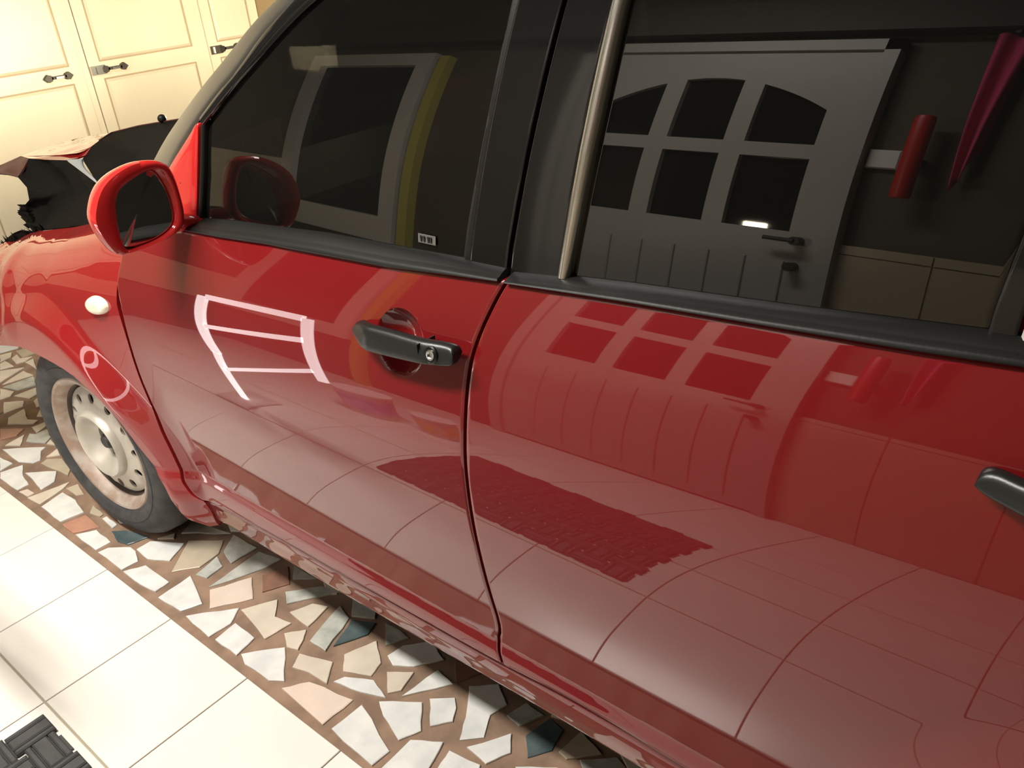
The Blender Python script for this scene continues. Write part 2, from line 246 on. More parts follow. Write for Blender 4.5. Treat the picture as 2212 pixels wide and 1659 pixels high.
class MB:
    """collects shapes for one mesh object"""
    def __init__(s): s.v = []; s.f = []
    def add(s, v, f):
        k = len(s.v); s.v += [tuple(map(float, p)) for p in v]; s.f += [tuple(i + k for i in q) for q in f]; return s
    def box(s, x0, x1, y0, y1, z0, z1):
        v = [(x, y, z) for z in (z0, z1) for y in (y0, y1) for x in (x0, x1)]
        return s.add(v, [(0, 2, 3, 1), (4, 5, 7, 6), (0, 1, 5, 4), (2, 6, 7, 3), (0, 4, 6, 2), (1, 3, 7, 5)])
    def bbox(s, x0, x1, y0, y1, z0, z1, b):
        """box with chamfered top edges"""
        r0 = [(x0, y0, z0), (x1, y0, z0), (x1, y1, z0), (x0, y1, z0)]
        r1 = [(x0, y0, z1 - b), (x1, y0, z1 - b), (x1, y1, z1 - b), (x0, y1, z1 - b)]
        r2 = [(x0 + b, y0 + b, z1), (x1 - b, y0 + b, z1), (x1 - b, y1 - b, z1), (x0 + b, y1 - b, z1)]
        f = [(0, 3, 2, 1), (8, 9, 10, 11)]
        for k in (0, 4):
            for i in range(4): f.append((k + i, k + (i + 1) % 4, k + 4 + (i + 1) % 4, k + 4 + i))
        return s.add(r0 + r1 + r2, f)
    def tube(s, a, b, r, n=12, r2=None):
        a = np.array(a, float); b = np.array(b, float); d = b - a; d /= np.linalg.norm(d)
        h = np.array([0, 0, 1.0]) if abs(d[2]) < .9 else np.array([1.0, 0, 0])
        p = np.cross(d, h); p /= np.linalg.norm(p); q = np.cross(d, p); r2 = r if r2 is None else r2
        v = []
        for c, rr in ((a, r), (b, r2)):
            for i in range(n):
                t = 2 * math.pi * i / n; v.append(c + rr * (math.cos(t) * p + math.sin(t) * q))
        f = [(i, (i + 1) % n, n + (i + 1) % n, n + i) for i in range(n)] + [tuple(range(n))[::-1], tuple(range(n, 2 * n))]
        return s.add(v, f)
    def build(s, name, material, parent=None, smooth=False, auto=None):
        return mesh(name, s.v, s.f, material, parent, smooth, auto)

def lathe(name, prof, centre, axis, up, material, parent, n=64, cap=False):
    """prof: list of (a, r), a along axis"""
    c = np.array(centre); A = np.array(axis); A = A / np.linalg.norm(A); U = np.array(up, float)
    U = U - A * (U @ A); U /= np.linalg.norm(U); V = np.cross(A, U)
    v = []; f = []
    for a, r in prof:
        for i in range(n):
            t = 2 * math.pi * i / n; v.append(c + A * a + r * (math.cos(t) * U + math.sin(t) * V))
    for j in range(len(prof) - 1):
        for i in range(n):
            k = (i + 1) % n; f.append((j * n + i, j * n + k, (j + 1) * n + k, (j + 1) * n + i))
    if cap:
        f.append(tuple(range((len(prof) - 1) * n, len(prof) * n)))
    return mesh(name, v, f, material, parent, True, 35)

# ------------------------------------------------------------------ curve tools
def resample(pts, n):
    p = np.array(pts, float); d = np.r_[0, np.cumsum(np.linalg.norm(np.diff(p, axis=0), axis=1))]
    t = np.linspace(0, d[-1], n)
    return np.stack([np.interp(t, d, p[:, k]) for k in range(p.shape[1])], 1)

def rounded(pts, n=200, it=2):
    """Chaikin-soften an open polyline keeping its ends"""
    p = np.array(pts, float)
    for _ in range(it):
        q = [p[0]]
        for a, b in zip(p[:-1], p[1:]): q += [a * .75 + b * .25, a * .25 + b * .75]
        q.append(p[-1]); p = np.array(q)
    return p

def chaikin_loop(pts, it=2):
    p = np.array(pts, float)
    for _ in range(it):
        q = []
        for i in range(len(p)):
            a, b = p[i], p[(i + 1) % len(p)]; q += [a * .75 + b * .25, a * .25 + b * .75]
        p = np.array(q)
    return p

def coons(bot, top, left, right, nu, nv):
    B = resample(bot, nu); T = resample(top, nu); Lf = resample(left, nv); R = resample(right, nv)
    u = np.linspace(0, 1, nu)[:, None, None]; v = np.linspace(0, 1, nv)[None, :, None]
    S = (1 - v) * B[:, None] + v * T[:, None] + (1 - u) * Lf[None] + u * R[None]
    S -= (1 - u) * (1 - v) * B[0] + u * (1 - v) * B[-1] + (1 - u) * v * T[0] + u * v * T[-1]
    return S

def grid_faces(nu, nv, off=0):
    return [(off + i * nv + j, off + (i + 1) * nv + j, off + (i + 1) * nv + j + 1, off + i * nv + j + 1)
            for i in range(nu - 1) for j in range(nv - 1)]

def panel(name, F, bot, top, left, right, nu, nv, material, parent, off=0.0, edge=0.0015, flange=0.028, extra=None, snap=None):
    """sheet-metal panel on the surface y = F(x, z) with a turned-in flange all round"""
    S = coons(bot, top, left, right, nu, nv)
    X = S[..., 0]; Z = S[..., 1]
    if snap is not None: X, Z = snap(X, Z)
    Y = F(X, Z) + off
    if extra is not None: Y = Y + extra(X, Z)
    V = np.stack([X, Y, Z], -1).reshape(-1, 3)
    f = grid_faces(nu, nv)
    loop = [i * nv for i in range(nu)] + [(nu - 1) * nv + j for j in range(1, nv)] + \
           [i * nv + nv - 1 for i in range(nu - 2, -1, -1)] + [j for j in range(nv - 2, 0, -1)]
    V[loop, 1] += edge
    V = list(V); base = len(V); m = len(loop)
    for d in (0.004, flange):
        for k in loop: V.append(V[k] + np.array([0, d, 0]))
    rings = [loop, list(range(base, base + m)), list(range(base + m, base + 2 * m))]
    for a, b in zip(rings[:-1], rings[1:]):
        for i in range(m):
            k = (i + 1) % m; f.append((a[i], a[k], b[k], b[i]))
    return mesh(name, V, f, material, parent, True, 50)

def strip_loft(name, A, B, material, parent, n=40, bulge=0.006, k=7, thick=0.012, prof=None):
    """rounded moulding between two 3D polylines; bulges towards the outside (-y)"""
    A = resample(A, n); B = resample(B, n); v = []; f = []
    ts = np.linspace(0, 1, k)
    for i in range(n):
        for t in ts:
            p = A[i] * (1 - t) + B[i] * t
            h = bulge * math.sin(math.pi * t) ** 0.5 if prof is None else prof(t)
            v.append((p[0], p[1] - h, p[2]))
        v.append((B[i][0], B[i][1] + thick, B[i][2])); v.append((A[i][0], A[i][1] + thick, A[i][2]))
    m = k + 2
    for i in range(n - 1):
        for j in range(m):
            a = (j + 1) % m; f.append((i * m + j, i * m + a, (i + 1) * m + a, (i + 1) * m + j))
    f.append(tuple(range(m))); f.append(tuple(range((n - 1) * m, n * m))[::-1])
    return mesh(name, v, f, material, parent, True, 40)

def on(F, pts, off=0.0):
    p = np.array(pts, float)
    return np.stack([p[:, 0], F(p[:, 0], p[:, 1]) + off, p[:, 1]], 1)

def ext(pts, z):
    """carry a pillar line on upward to height z"""
    p = [tuple(q) for q in pts]
    (x0, z0), (x1, z1) = p[-2], p[-1]
    return p + [(x1 + (x1 - x0) / (z1 - z0) * (z - z1), z)]

# ------------------------------------------------------------------ car body surface: y = body(x, z), y = green(x, z)
def pchip(xs,ys):
    xs=np.array(xs,float);ys=np.array(ys,float);h=np.diff(xs);d=np.diff(ys)/h
    m=np.zeros(len(xs));m[0]=d[0];m[-1]=d[-1]
    for i in range(1,len(xs)-1):
        m[i]=0 if d[i-1]*d[i]<=0 else 2*d[i-1]*d[i]/(d[i-1]+d[i])
    def f(x):
        x=np.asarray(x,float);i=np.clip(np.searchsorted(xs,x)-1,0,len(xs)-2)
        t=(x-xs[i])/h[i]
        return ys[i]*(1+2*t)*(1-t)**2+m[i]*h[i]*t*(1-t)**2+ys[i+1]*t*t*(3-2*t)+m[i+1]*h[i]*t*t*(t-1)
    return f
def cspline(xs,ys):
    xs=np.array(xs,float);ys=np.array(ys,float);n=len(xs);h=np.diff(xs)
    A=np.eye(n);b=np.zeros(n)
    for i in range(1,n-1):
        A[i,i-1]=h[i-1];A[i,i]=2*(h[i-1]+h[i]);A[i,i+1]=h[i];b[i]=6*((ys[i+1]-ys[i])/h[i]-(ys[i]-ys[i-1])/h[i-1])
    M=np.linalg.solve(A,b)
    def f(x):
        x=np.asarray(x,float);i=np.clip(np.searchsorted(xs,x)-1,0,n-2);a=xs[i+1]-x;c=x-xs[i]
        return (M[i]*a**3+M[i+1]*c**3)/(6*h[i])+(ys[i]/h[i]-M[i]*h[i]/6)*a+(ys[i+1]/h[i]-M[i+1]*h[i]/6)*c
    return f
# profile by tilt angle (deg, + = faces up), integrated
TZ=[.36,.42,.50,.58,.66,.74,.82,.90,.96,1.02]
TT=[-7.5,-9.3,-9.8,-7.2,-4.0,2,10,17,22.5,27]
_tf=cspline(TZ,TT)
_zz=np.linspace(.34,1.1,761)
_yy=np.concatenate([[0],np.cumsum(np.tan(np.radians(_tf((_zz[1:]+_zz[:-1])/2)))*np.diff(_zz))])
_yy-=_yy.min()
def upper(z): return np.interp(z,_zz,_yy)
y345=float(upper(.345))
LZ=[.15,.19,.235,.262,.29,.312,.322,.334,.345]
LY=[.085,.064,.0535,.0465,.0442,.0438,.0443,.0470,.049]
_lf=pchip(LZ,np.array(LY)-.049+y345)
def prof(z):
    z=np.asarray(z,float)
    return np.where(z>=.345,upper(np.maximum(z,.345)),_lf(np.clip(z,.15,.345)))
def sm(a,b,x):
    t=np.clip((x-a)/(b-a),0,1);return t*t*(3-2*t)
def y0(x): return .105-.004*(x-1.5)+.004*(x-1.5)**2
def body(x,z):
    ze=z-.055*(x-1.94)*sm(.62,.97,z)
    r=np.hypot(x-.52,z-.28)
    r2=np.hypot(x-2.90,z-.28)
    return y0(x)+prof(ze)-.030*sm(.455,.362,r)-.12*np.clip(.80-z,0,.3)*sm(1.0,.72,x)-.30*np.clip(.35-x,0,1)**2-.030*sm(.54,.36,r2)
GT=[(.95,7.5),(1.02,8.5),(1.09,10),(1.16,12.5),(1.24,15.5),(1.31,18.5),(1.40,27),(1.5,50)]
_gf=cspline([a for a,b in GT],[b for a,b in GT])
_gz=np.linspace(.9,1.5,601)
_gy=np.concatenate([[0],np.cumsum(np.tan(np.radians(_gf((_gz[1:]+_gz[:-1])/2)))*np.diff(_gz))])
_gy-=np.interp(1.0,_gz,_gy)
def green(x,z):
    ze=z-.055*(x-1.94)
    return y0(x)+.082+np.interp(ze,_gz,_gy)+.02*np.clip(1.9-x,0,2)**2

# ================================================================== THE SETTING
T = 0.31            # floor tile pitch along x
TY = 0.3023         # pitch along y
XW, YW, YF, XR, ZC = -1.60, -1.80, 3.0, 4.6, 2.65      # front gate wall, house wall, far wall, rear wall, ceiling

def slab(name, x0, x1, y0, y1, z0, z1, material, parent=None, kind='structure'):
    o = MB().box(x0, x1, y0, y1, z0, z1).build(name, material, parent)
    if kind: tag(o, kind=kind)
    return o

floor = slab("floor", XW - .1, XR + .1, YW - .1, YF + .1, -0.12, -0.004, 'grout')
tag(floor, "garage floor of white tiles beside a strip of broken-stone mosaic")

# white tiles (one object each, shared meshes)
def tile_mesh(w, d):
    mb = MB().bbox(0, w, 0, d, -0.004, 0.0, 0.0012)
    me = bpy.data.meshes.new("floor_tile")
    me.from_pydata(mb.v, [], mb.f); me.materials.append(M['tile'])
    return me
TM = tile_mesh(T - 0.0028, TY - 0.0050)
bed = slab("tile_joint_bed", XW, XR, YW, 0.0, -0.0042, -0.0022, 'joint', floor, None)
nx0, nx1 = math.ceil(XW / T), int(XR / T)
for j in range(6):
    for i in range(nx0 - 1, nx1 + 1):
        if i * T + T < XW or i * T > XR: continue
        o = bpy.data.objects.new("floor_tile", TM); COL.objects.link(o); o.parent = floor
        o.location = (i * T + 0.0014, -(j + 1) * TY + (0.0045 if j else 0.004), 0.0)
for j in range(1, 6):
    MB().box(XW, XR, -j * TY - 0.0009, -j * TY + 0.0038, -0.004, -0.0012).build("joint_line", 'joint_pale', floor)

# mosaic stones
def poly_in(p, poly):
    c = False; n = len(poly)
    for i in range(n):
        (x1, y1), (x2, y2) = poly[i], poly[(i + 1) % n]
        if (y1 > p[1]) != (y2 > p[1]) and p[0] < (x2 - x1) * (p[1] - y1) / (y2 - y1) + x1: c = not c
    return c

def stone(poly, code, jig=True):
    p = np.array(poly, float)
    if jig:                                   # broken, slightly wavy edges
        q = []
        for i in range(len(p)):
            a, b = p[i], p[(i + 1) % len(p)]; d = b - a; l = np.linalg.norm(d); nrm = np.array([-d[1], d[0]]) / max(l, 1e-6)
            q.append(a)
            if l > 0.03:
                for t in (0.33, 0.67): q.append(a + d * t + nrm * rng.uniform(-.022, .022) * l)
        p = np.array(q)
    c = p.mean(0); n = len(p); h = rng.uniform(-0.0006, 0.0008)
    tilt = rng.uniform(-.012, .012, 2)
    zz = lambda q: h + float((q - c) @ tilt)
    inner = c + (p - c) * 0.965
    v = [(*a, -0.006) for a in p] + [(*a, zz(a) - 0.0012) for a in p] + [(*a, zz(a)) for a in inner]
    f = [tuple(range(2 * n, 3 * n))]
    for k in (0, n):
        for i in range(n): f.append((k + i, k + (i + 1) % n, k + n + (i + 1) % n, k + n + i))
    return mesh("mosaic_stone", v, f, 'st_' + code, floor, False)

hull = []
for code, poly in STONES:
    stone(poly, code)
traced = [np.array(q) for _, q in STONES]
tr_c = np.array([q.mean(0) for q in traced])

# the mosaic carries on under and around the car
seeds = []
for i in range(-13, 27):
    for j in range(0, 10):
        seeds.append((i * 0.125 + rng.uniform(-.042, .042), 0.095 + j * 0.125 + rng.uniform(-.042, .042)))
seeds = np.array(seeds)
def clip_poly(poly, a, nrm):
    out = []
    for i in range(len(poly)):
        p, q = poly[i], poly[(i + 1) % len(poly)]
        dp, dq = (p - a) @ nrm, (q - a) @ nrm
        if dp <= 0: out.append(p)
        if dp * dq < 0: out.append(p + (q - p) * dp / (dp - dq))
    return out
codes = list("wwwwbbbbggttprd")
cnt = 0
for s in seeds:
    if s[0] < XW + .05 or s[0] > 3.25: continue
    dd = np.linalg.norm(seeds - s, axis=1)
    poly = [s + np.array(q) for q in ((-.2, -.2), (.2, -.2), (.2, .2), (-.2, .2))]
    for o in seeds[(dd > 1e-6) & (dd < .34)]:
        d = o - s; l = np.linalg.norm(d); d = d / l
        poly = clip_poly(poly, s + d * (l / 2 - rng.uniform(.006, .012)), d)
    poly = clip_poly(poly, np.array((0, 0.034)), np.array((0, -1.0)))
    if len(poly) < 3: continue
    P = np.array(poly)
    def clash(P):
        return any(poly_in(a, q) for q in traced for a in P) or any(poly_in(a, P) for q in traced for a in q) or any(poly_in(P.mean(0), q) or poly_in(q.mean(0), P) for q in traced)
    bad = clash(P) or np.sort(np.linalg.norm(tr_c - s, axis=1))[1] < 0.085
    if bad and (P[:, 1].mean() > .30 or s[0] > 2.1 or (s[0] < -.35 and s[1] < .06)):      # fit a smaller piece into the leftover space under the car
        for k in range(24):
            sc = (.8, .65, .5)[k // 8]; c_ = P.mean(0) + rng.uniform(-.03, .03, 2)
            Q = c_ + (P - P.mean(0)) * sc
            if Q[:, 1].min() > .04 and not clash(c_ + (Q - c_) * 1.15): P = Q; bad = False; break
    if bad: continue
    stone(P, codes[rng.integers(len(codes))], False); cnt += 1

# walls and ceiling
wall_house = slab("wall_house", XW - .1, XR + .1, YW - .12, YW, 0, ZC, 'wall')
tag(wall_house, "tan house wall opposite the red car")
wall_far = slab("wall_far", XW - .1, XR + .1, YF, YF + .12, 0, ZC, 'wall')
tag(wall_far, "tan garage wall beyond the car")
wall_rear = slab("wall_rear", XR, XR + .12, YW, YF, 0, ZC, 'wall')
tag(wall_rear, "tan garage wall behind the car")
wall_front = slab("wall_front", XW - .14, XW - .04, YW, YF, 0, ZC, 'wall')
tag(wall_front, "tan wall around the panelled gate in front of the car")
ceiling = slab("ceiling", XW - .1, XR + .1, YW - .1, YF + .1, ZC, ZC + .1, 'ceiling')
tag(ceiling, "dull cream garage ceiling")
trim_1 = slab("trim_1", XW, XR, YW, YW + .10, 2.16, 2.36, 'beam'); tag(trim_1, "brown beam along the top of the house wall")
trim_4 = slab("trim_4", XW - .04, XW - .01, YW, -.66, .66, 1.10, 'wall_low'); tag(trim_4, "cream tiled band on the wall beside the gate")
trim_2 = slab("trim_2", XW - .04, XW + .10, 2.34, 2.62, 0, ZC, 'column'); tag(trim_2, "brown column beside the cream gate")
base_low = slab("baseboard_house", 1.60, XR, YW, YW + .015, 0, 1.03, 'wall_low'); tag(base_low, "cream tiled lower wall beside the white door")
for k in range(8):
    MB().box(1.605 + k * .36, 1.605 + k * .36 + .354, YW + .015, YW + .021, 0.01, 0.985).build("wall_tile", 'wall_low', base_low)
    MB().box(1.605 + k * .36, 1.605 + k * .36 + .354, YW + .015, YW + .025, 0.99, 1.028).build("wall_tile", 'wall_low', base_low)

# cream panelled gate: one leaf per door object
def gate_leaf(n, y0, y1, handle=(), latch=None, label=""):
    x = XW
    d = MB().box(x - .04, x, y0, y1, 0.03, 2.30).build("door_%d" % n, 'gate')
    tag(d, label, kind='structure')
    st, mr0, mr1 = .06, .90, .985
    if n < 5: MB().box(x - .04, x - .006, y1 + .003, y1 + (.032 if n > 2 else .037), .03, 2.30).build("meeting_strip", 'gate', d)
    for (a, b) in ((.10, mr0), (mr1, 1.62), (1.70, 2.22)):
        # groove frame and raised panel
        MB().box(x - .001, x + .0012, y0 + st - .006, y1 - st + .006, a - .006, b + .006).build("panel_groove", 'gate_groove', d)
        mb = MB(); g = .0
        pts0 = [(x, y0 + st + g, a + g), (x, y1 - st - g, a + g), (x, y1 - st - g, b - g), (x, y0 + st + g, b - g)]
        pts1 = [(x + .011, p[1] + (.012 if i in (0, 3) else -.012), p[2] + (.012 if i < 2 else -.012)) for i, p in enumerate(pts0)]
        mb.add(pts0 + pts1, [(4, 5, 6, 7)] + [(i, (i + 1) % 4, 4 + (i + 1) % 4, 4 + i) for i in range(4)])
        mb.build("panel", 'gate', d)
    for hy in handle:
        mb = MB(); z = .945; h = XW + .014
        def flat(pts): 
            k = len(pts); mb.add([(h - .012, a, b) for a, b in pts] + [(h + .006, a, b) for a, b in pts],
                   [tuple(range(k, 2 * k)), tuple(range(k))[::-1]] + [(i, (i + 1) % k, k + (i + 1) % k, k + i) for i in range(k)])
        flat([(hy - .034, z - .006), (hy + .034, z - .006), (hy + .034, z + .006), (hy - .034, z + .006)])
        for s in (-1, 1):
            pts = [(hy + s * .066, z), (hy + s * .048, z + .017), (hy + s * .034, z + .012), (hy + s * .026, z), (hy + s * .034, z - .012), (hy + s * .048, z - .017)]
            flat(pts if s > 0 else pts[::-1])
        hd = mb.build("pull_handle", 'iron', d)
        MB().box(h + .004, h + .016, hy - .018, hy + .018, z - .004, z + .004).build("grip", 'steel', hd)
    if latch:
        b = MB().box(XW, XW + .012, latch - .034, latch + .036, .925, .965).box(XW + .012, XW + .022, latch - .012, latch + .016, .930, .960).build("latch", 'steel', d)
    return d
gate_leaf(1, -.62, -.02, label="cream panelled gate leaf farthest from the brown column")
gate_leaf(2, .02, .66, label="cream panelled gate leaf with plain rail and no handle beside the leaf with one handle")
gate_leaf(3, .70, 1.325, handle=(1.205,), label="cream panelled gate leaf with one arrow-ended iron handle and no latch")
gate_leaf(4, 1.360, 1.965, handle=(1.475,), latch=1.395, label="cream panelled gate leaf with iron handle and shiny latch between its neighbours")
gate_leaf(5, 2.000, 2.335, handle=(2.115,), latch=2.035, label="narrow cream panelled gate leaf next to the brown column")

# white glazed house door opposite the car (seen in its windows and paint)
D0, D1, DT = .50, 1.62, 2.06
dm = MB()
yd = YW + .05
xs = [(.625, .865), (.945, 1.175), (1.255, 1.505)]
rows = [(1.06, 1.45), (1.53, 1.86)]
# solid leaf pieces around the panes
dm.box(D0, xs[0][0], YW, yd, 0.02, DT).box(xs[2][1], D1, YW, yd, 0.02, DT)
dm.box(xs[0][0], xs[2][1], YW, yd, 0.02, rows[0][0]).box(xs[0][0], xs[2][1], YW, yd, rows[0][1], rows[1][0])
for a, b in ((xs[0][1], xs[1][0]), (xs[1][1], xs[2][0])):
    dm.box(a, b, YW, yd, rows[0][0], rows[0][1]).box(a, b, YW, yd, rows[1][0], DT)
# arched head over the upper panes
def arch_z(x): return 1.66 + .24 * math.sin(math.pi * min(max((x - .56) / (1.57 - .56), 0), 1)) ** .8
for a, b in xs:
    n = 12; lo = [(a + (b - a) * i / n) for i in range(n + 1)]
    V = [(x, y, z) for y in (YW, yd) for x in lo for z in (arch_z(x), DT)]; m = 2 * (n + 1); Fq = []
    for i in range(n):
        Fq += [(2 * i, 2 * i + 1, 2 * i + 3, 2 * i + 2), (m + 2 * i, m + 2 * i + 2, m + 2 * i + 3, m + 2 * i + 1), (2 * i, 2 * i + 2, m + 2 * i + 2, m + 2 * i), (2 * i + 1, m + 2 * i + 1, m + 2 * i + 3, 2 * i + 3)]
    dm.add(V, Fq)
door_6 = dm.build("door_6", 'door_white'); tag(door_6, "white glazed house door with six dark panes and arched top row", kind='structure')
for (a, b) in xs:
    for (c, d) in rows:
        MB().box(a - .004, b + .004, YW + .012, YW + .022, c - .004, (d if d < 1.5 else 1.93)).build("pane", 'pane_dark', door_6)
for k in range(7):
    MB().bbox(0, .012, 0, .80, 0, .008, .003).build("groove_bead", 'door_white', door_6).matrix_local = Matrix.Translation((.66 + k * .14, yd, .92)) @ Matrix.Rotation(-math.pi / 2, 4, 'X')
for z, nme in ((1.02, "lever_handle"), (.90, "lock_plate")):
    mb = MB().tube((1.545, yd, z), (1.545, yd + .05, z), .020, 14)
    if nme == "lever_handle": mb.tube((1.545, yd + .05, z), (1.44, yd + .05, z), .010, 10)
    mb.build(nme, 'iron', door_6, True, 35)
frm = MB().box(D0 - .06, D0, YW, yd + .02, 0, DT + .06).box(D1, D1 + .05, YW, yd + .02, 0, DT + .06).box(D0 - .06, D1 + .05, YW, yd + .02, DT, DT + .06)
frm.build("door_frame", 'door_white', door_6)

# white framed dark opening farther along the same wall
w = MB()
for a, b, c, d in ((-1.62, -1.50, .78, 1.98), (-.62, -.50, .78, 1.98), (-1.62, -.50, 1.98, 2.08), (-1.62, -.50, .62, .78)):
    w.box(a, b, YW, YW + .07, c, d)
window_1 = w.build("window_1", 'white_frame'); tag(window_1, "white framed dark window in the house wall", kind='structure')
MB().box(-1.51, -.61, YW + .01, YW + .02, .77, 1.99).build("pane", 'pane_dark', window_1)
trim_3 = MB().box(-.47, -.40, YW, YW + .06, .0, 2.06).build("trim_3", 'yellow'); tag(trim_3, "yellow upright post beside the white window frame", kind='structure')

# ================================================================== THE CAR
CAR = empty("car", (1.55, 0.95, 0.0))
tag(CAR, "red hatchback with crumpled bonnet and dark tinted windows parked on stone mosaic", "car")
WC = (0.52, 0.120, 0.281)           # front wheel centre (rim plane)

# ---- front door
dish_c = np.array([1.760, .8765]); dish_r = (.049, .046)
def dish(X, Z):
    r = np.hypot((X - dish_c[0]) / dish_r[0], (Z - dish_c[1]) / dish_r[1])
    return np.where(r < 1, .026 * np.clip(1 - r ** 2, 0, 1), 0.0)
def dish_snap(X, Z):
    r = np.hypot((X - dish_c[0]) / dish_r[0], (Z - dish_c[1]) / dish_r[1]); k = np.where(np.abs(r - 1) < .042, 1 / np.maximum(r, .1), 1.0)
    return dish_c[0] + (X - dish_c[0]) * k, dish_c[1] + (Z - dish_c[1]) * k
gapx = lambda pts, d: [(x + d, z) for x, z in pts]
d_left = rounded(DOOR_FRONT[::-1], it=2)
d_right = rounded(DOOR_REAR[::-1], it=2)
d_bot = rounded(DOOR_BOTTOM, it=2)
belt_f = [p for p in BELT_LOW if p[0] < 1.935]
d_top = rounded([DOOR_FRONT[0], (1.03, .912)] + belt_f[:-1] + [DOOR_REAR[0]], it=2)
front_door = panel("front_door", body, d_bot + [0, .004], d_top, d_left + [.002, 0], d_right - [.0025, 0], 330, 230, 'red', CAR, extra=dish, snap=dish_snap)

# ---- rear door
r_left = rounded(DOOR_REAR[::-1], it=2) + [.0035, 0]
belt_r = [(DOOR_REAR[0][0] + .0035, DOOR_REAR[0][1])] + [p for p in BELT_LOW if p[0] > 1.99] + [(2.86, 1.038)]
r_bot = rounded(list(REAR_BOTTOM) + [(2.40, .300), (2.56, .300)], it=2) + [.0035, .004]
r_right = rounded([(2.5635, .303), (2.545, .36), (2.55, .50), (2.62, .62), (2.75, .73), (2.83, .86), (2.86, 1.038)], it=2)
def rdish(X, Z):
    r = np.hypot((X - 2.62) / .085, (Z - .922) / .040)
    return .014 * sm(1.0, .55, r)
rear_door = panel("rear_door", body, r_bot, rounded(belt_r, it=1), r_left, r_right, 250, 190, 'red', CAR, extra=rdish)

# ---- sill
s_top = rounded([(0.9575, .2675)] + [(x, z) for x, z in DOOR_BOTTOM[1:]] + list(REAR_BOTTOM[1:]) + [(2.45, .300), (2.62, .298)], it=1) - [0, .007]
s_low = rounded([(.946, .172), (1.10, .175), (1.35, .188), (1.63, .203), (1.87, .216), (2.12, .220), (2.62, .215)], it=1)
sill = panel("sill", body, s_low, s_top, rounded([s_low[0], SILL_FRONT[2], SILL_FRONT[1], s_top[0]], it=1), [s_low[-1], s_top[-1]], 160, 16, 'red', CAR, off=.006, edge=.003)

# black seal deep in the joint between doors and sill
sealp = on(body, s_top + [0, .005], .014)
strip_loft("sill_seal", sealp + [0, 0, -.006], sealp + [0, 0, .006], 'dark', CAR, 80, bulge=.002, k=3)

# ---- front fender with rolled shoulder
def ztop(x): return np.interp(x, [-.30, -.09, .06, .28, .50, .61, .80, 1.0], [.60, .655, .725, .785, .825, .850, .895, .935])
def rad(x): return np.interp(x, [-.3, .6, .95], [.13, .14, .20])
arch = rounded([(-.20, .335), (-.12, .415), (-.02, .46)] + ARCH[1:], it=2)
n_top = 120; n_side = 90
x_top = np.linspace(-.30, DOOR_FRONT[3][0] - .006, n_top)
T0 = math.radians(13.0)
zs = lambda x: ztop(x) - rad(x) * (math.sin(math.radians(74)) - math.sin(T0)) - .012
top_line = np.stack([x_top, zs(x_top)], 1)
side = np.array(DOOR_FRONT) - [.004, 0]
side = side[side[:, 1] < top_line[-1, 1] - .01]
side = rounded(np.vstack([top_line[-1:], side, [(.958, .262), (.957, .25), (.955, .21), (.941, .170)]]), it=2)
outer = np.vstack([top_line, resample(side, n_side)[1:]])
inner = resample(np.vstack([[(-.30, .30)], arch]), len(outer))
inner[-1] = outer[-1] + [-.001, 0]
rows_n = 46
def crumple(X, Z):
    g = np.exp(-((X - .33) / .05) ** 2) * sm(.45, .70, Z) * -.012
    g += np.exp(-((X - .12 - .4 * (Z - .6)) / .045) ** 2) * .016 * sm(.40, .62, Z)
    g += .006 * np.sin(X * 31 + Z * 17) * sm(.45, .10, X) * sm(.42, .60, Z)
    return g
V = []; F_ = []
for i in range(len(outer)):
    for j in range(rows_n):
        t = j / (rows_n - 1); t = t ** .9
        q = inner[i] * (1 - t) + outer[i] * t
        V.append((q[0], float(body(q[0], q[1])) + float(crumple(q[0], q[1])), q[1]))
F_ += grid_faces(len(outer), rows_n)
# shoulder rows
arc_n = 22; b0 = len(V)
for i in range(n_top):
    x = x_top[i]; base = V[i * rows_n + rows_n - 1]; R_ = float(rad(x))
    for j in range(1, arc_n + 1):
        t = j / arc_n; a = T0 + (math.radians(74) - T0) * min(t / .78, 1)
        y = base[1] + R_ * (math.cos(T0) - math.cos(a)); z = base[2] + R_ * (math.sin(a) - math.sin(T0))
        if t > .78: y += .05 * (t - .78) / .22; z += .014 * (t - .78) / .22
        V.append((x, y, z))
for i in range(n_top - 1):
    for j in range(arc_n):
        a = (i * rows_n + rows_n - 1) if j == 0 else b0 + i * arc_n + j - 1
        b = ((i + 1) * rows_n + rows_n - 1) if j == 0 else b0 + (i + 1) * arc_n + j - 1
        F_.append((a, b, b0 + (i + 1) * arc_n + j, b0 + i * arc_n + j))
# turned-in arch lip and rear flange
k0 = len(V)
for i in range(len(outer)):
    p = V[i * rows_n]; c = np.array([.52, .28]); d = np.array([p[0], p[2]]) - c; d /= np.linalg.norm(d)
    V.append((p[0] + d[0] * .003, p[1] + .004, p[2] + d[1] * .003)); V.append((p[0] + d[0] * .004, p[1] + .028, p[2] + d[1] * .004))
for i in range(len(outer) - 1):
    F_.append((i * rows_n, (i + 1) * rows_n, k0 + 2 * (i + 1), k0 + 2 * i)); F_.append((k0 + 2 * i, k0 + 2 * (i + 1), k0 + 2 * (i + 1) + 1, k0 + 2 * i + 1))
rear_ids = [b0 + (n_top - 1) * arc_n + j for j in range(arc_n - 1, -1, -1)] + [i * rows_n + rows_n - 1 for i in range(n_top - 1, len(outer))]
k1 = len(V)
for a in rear_ids: V.append((V[a][0], V[a][1] + .028, V[a][2]))
for i in range(len(rear_ids) - 1): F_.append((rear_ids[i], rear_ids[i + 1], k1 + i + 1, k1 + i))
fender = mesh("front_fender", V, F_, 'red_half_lit', CAR, True, 48)

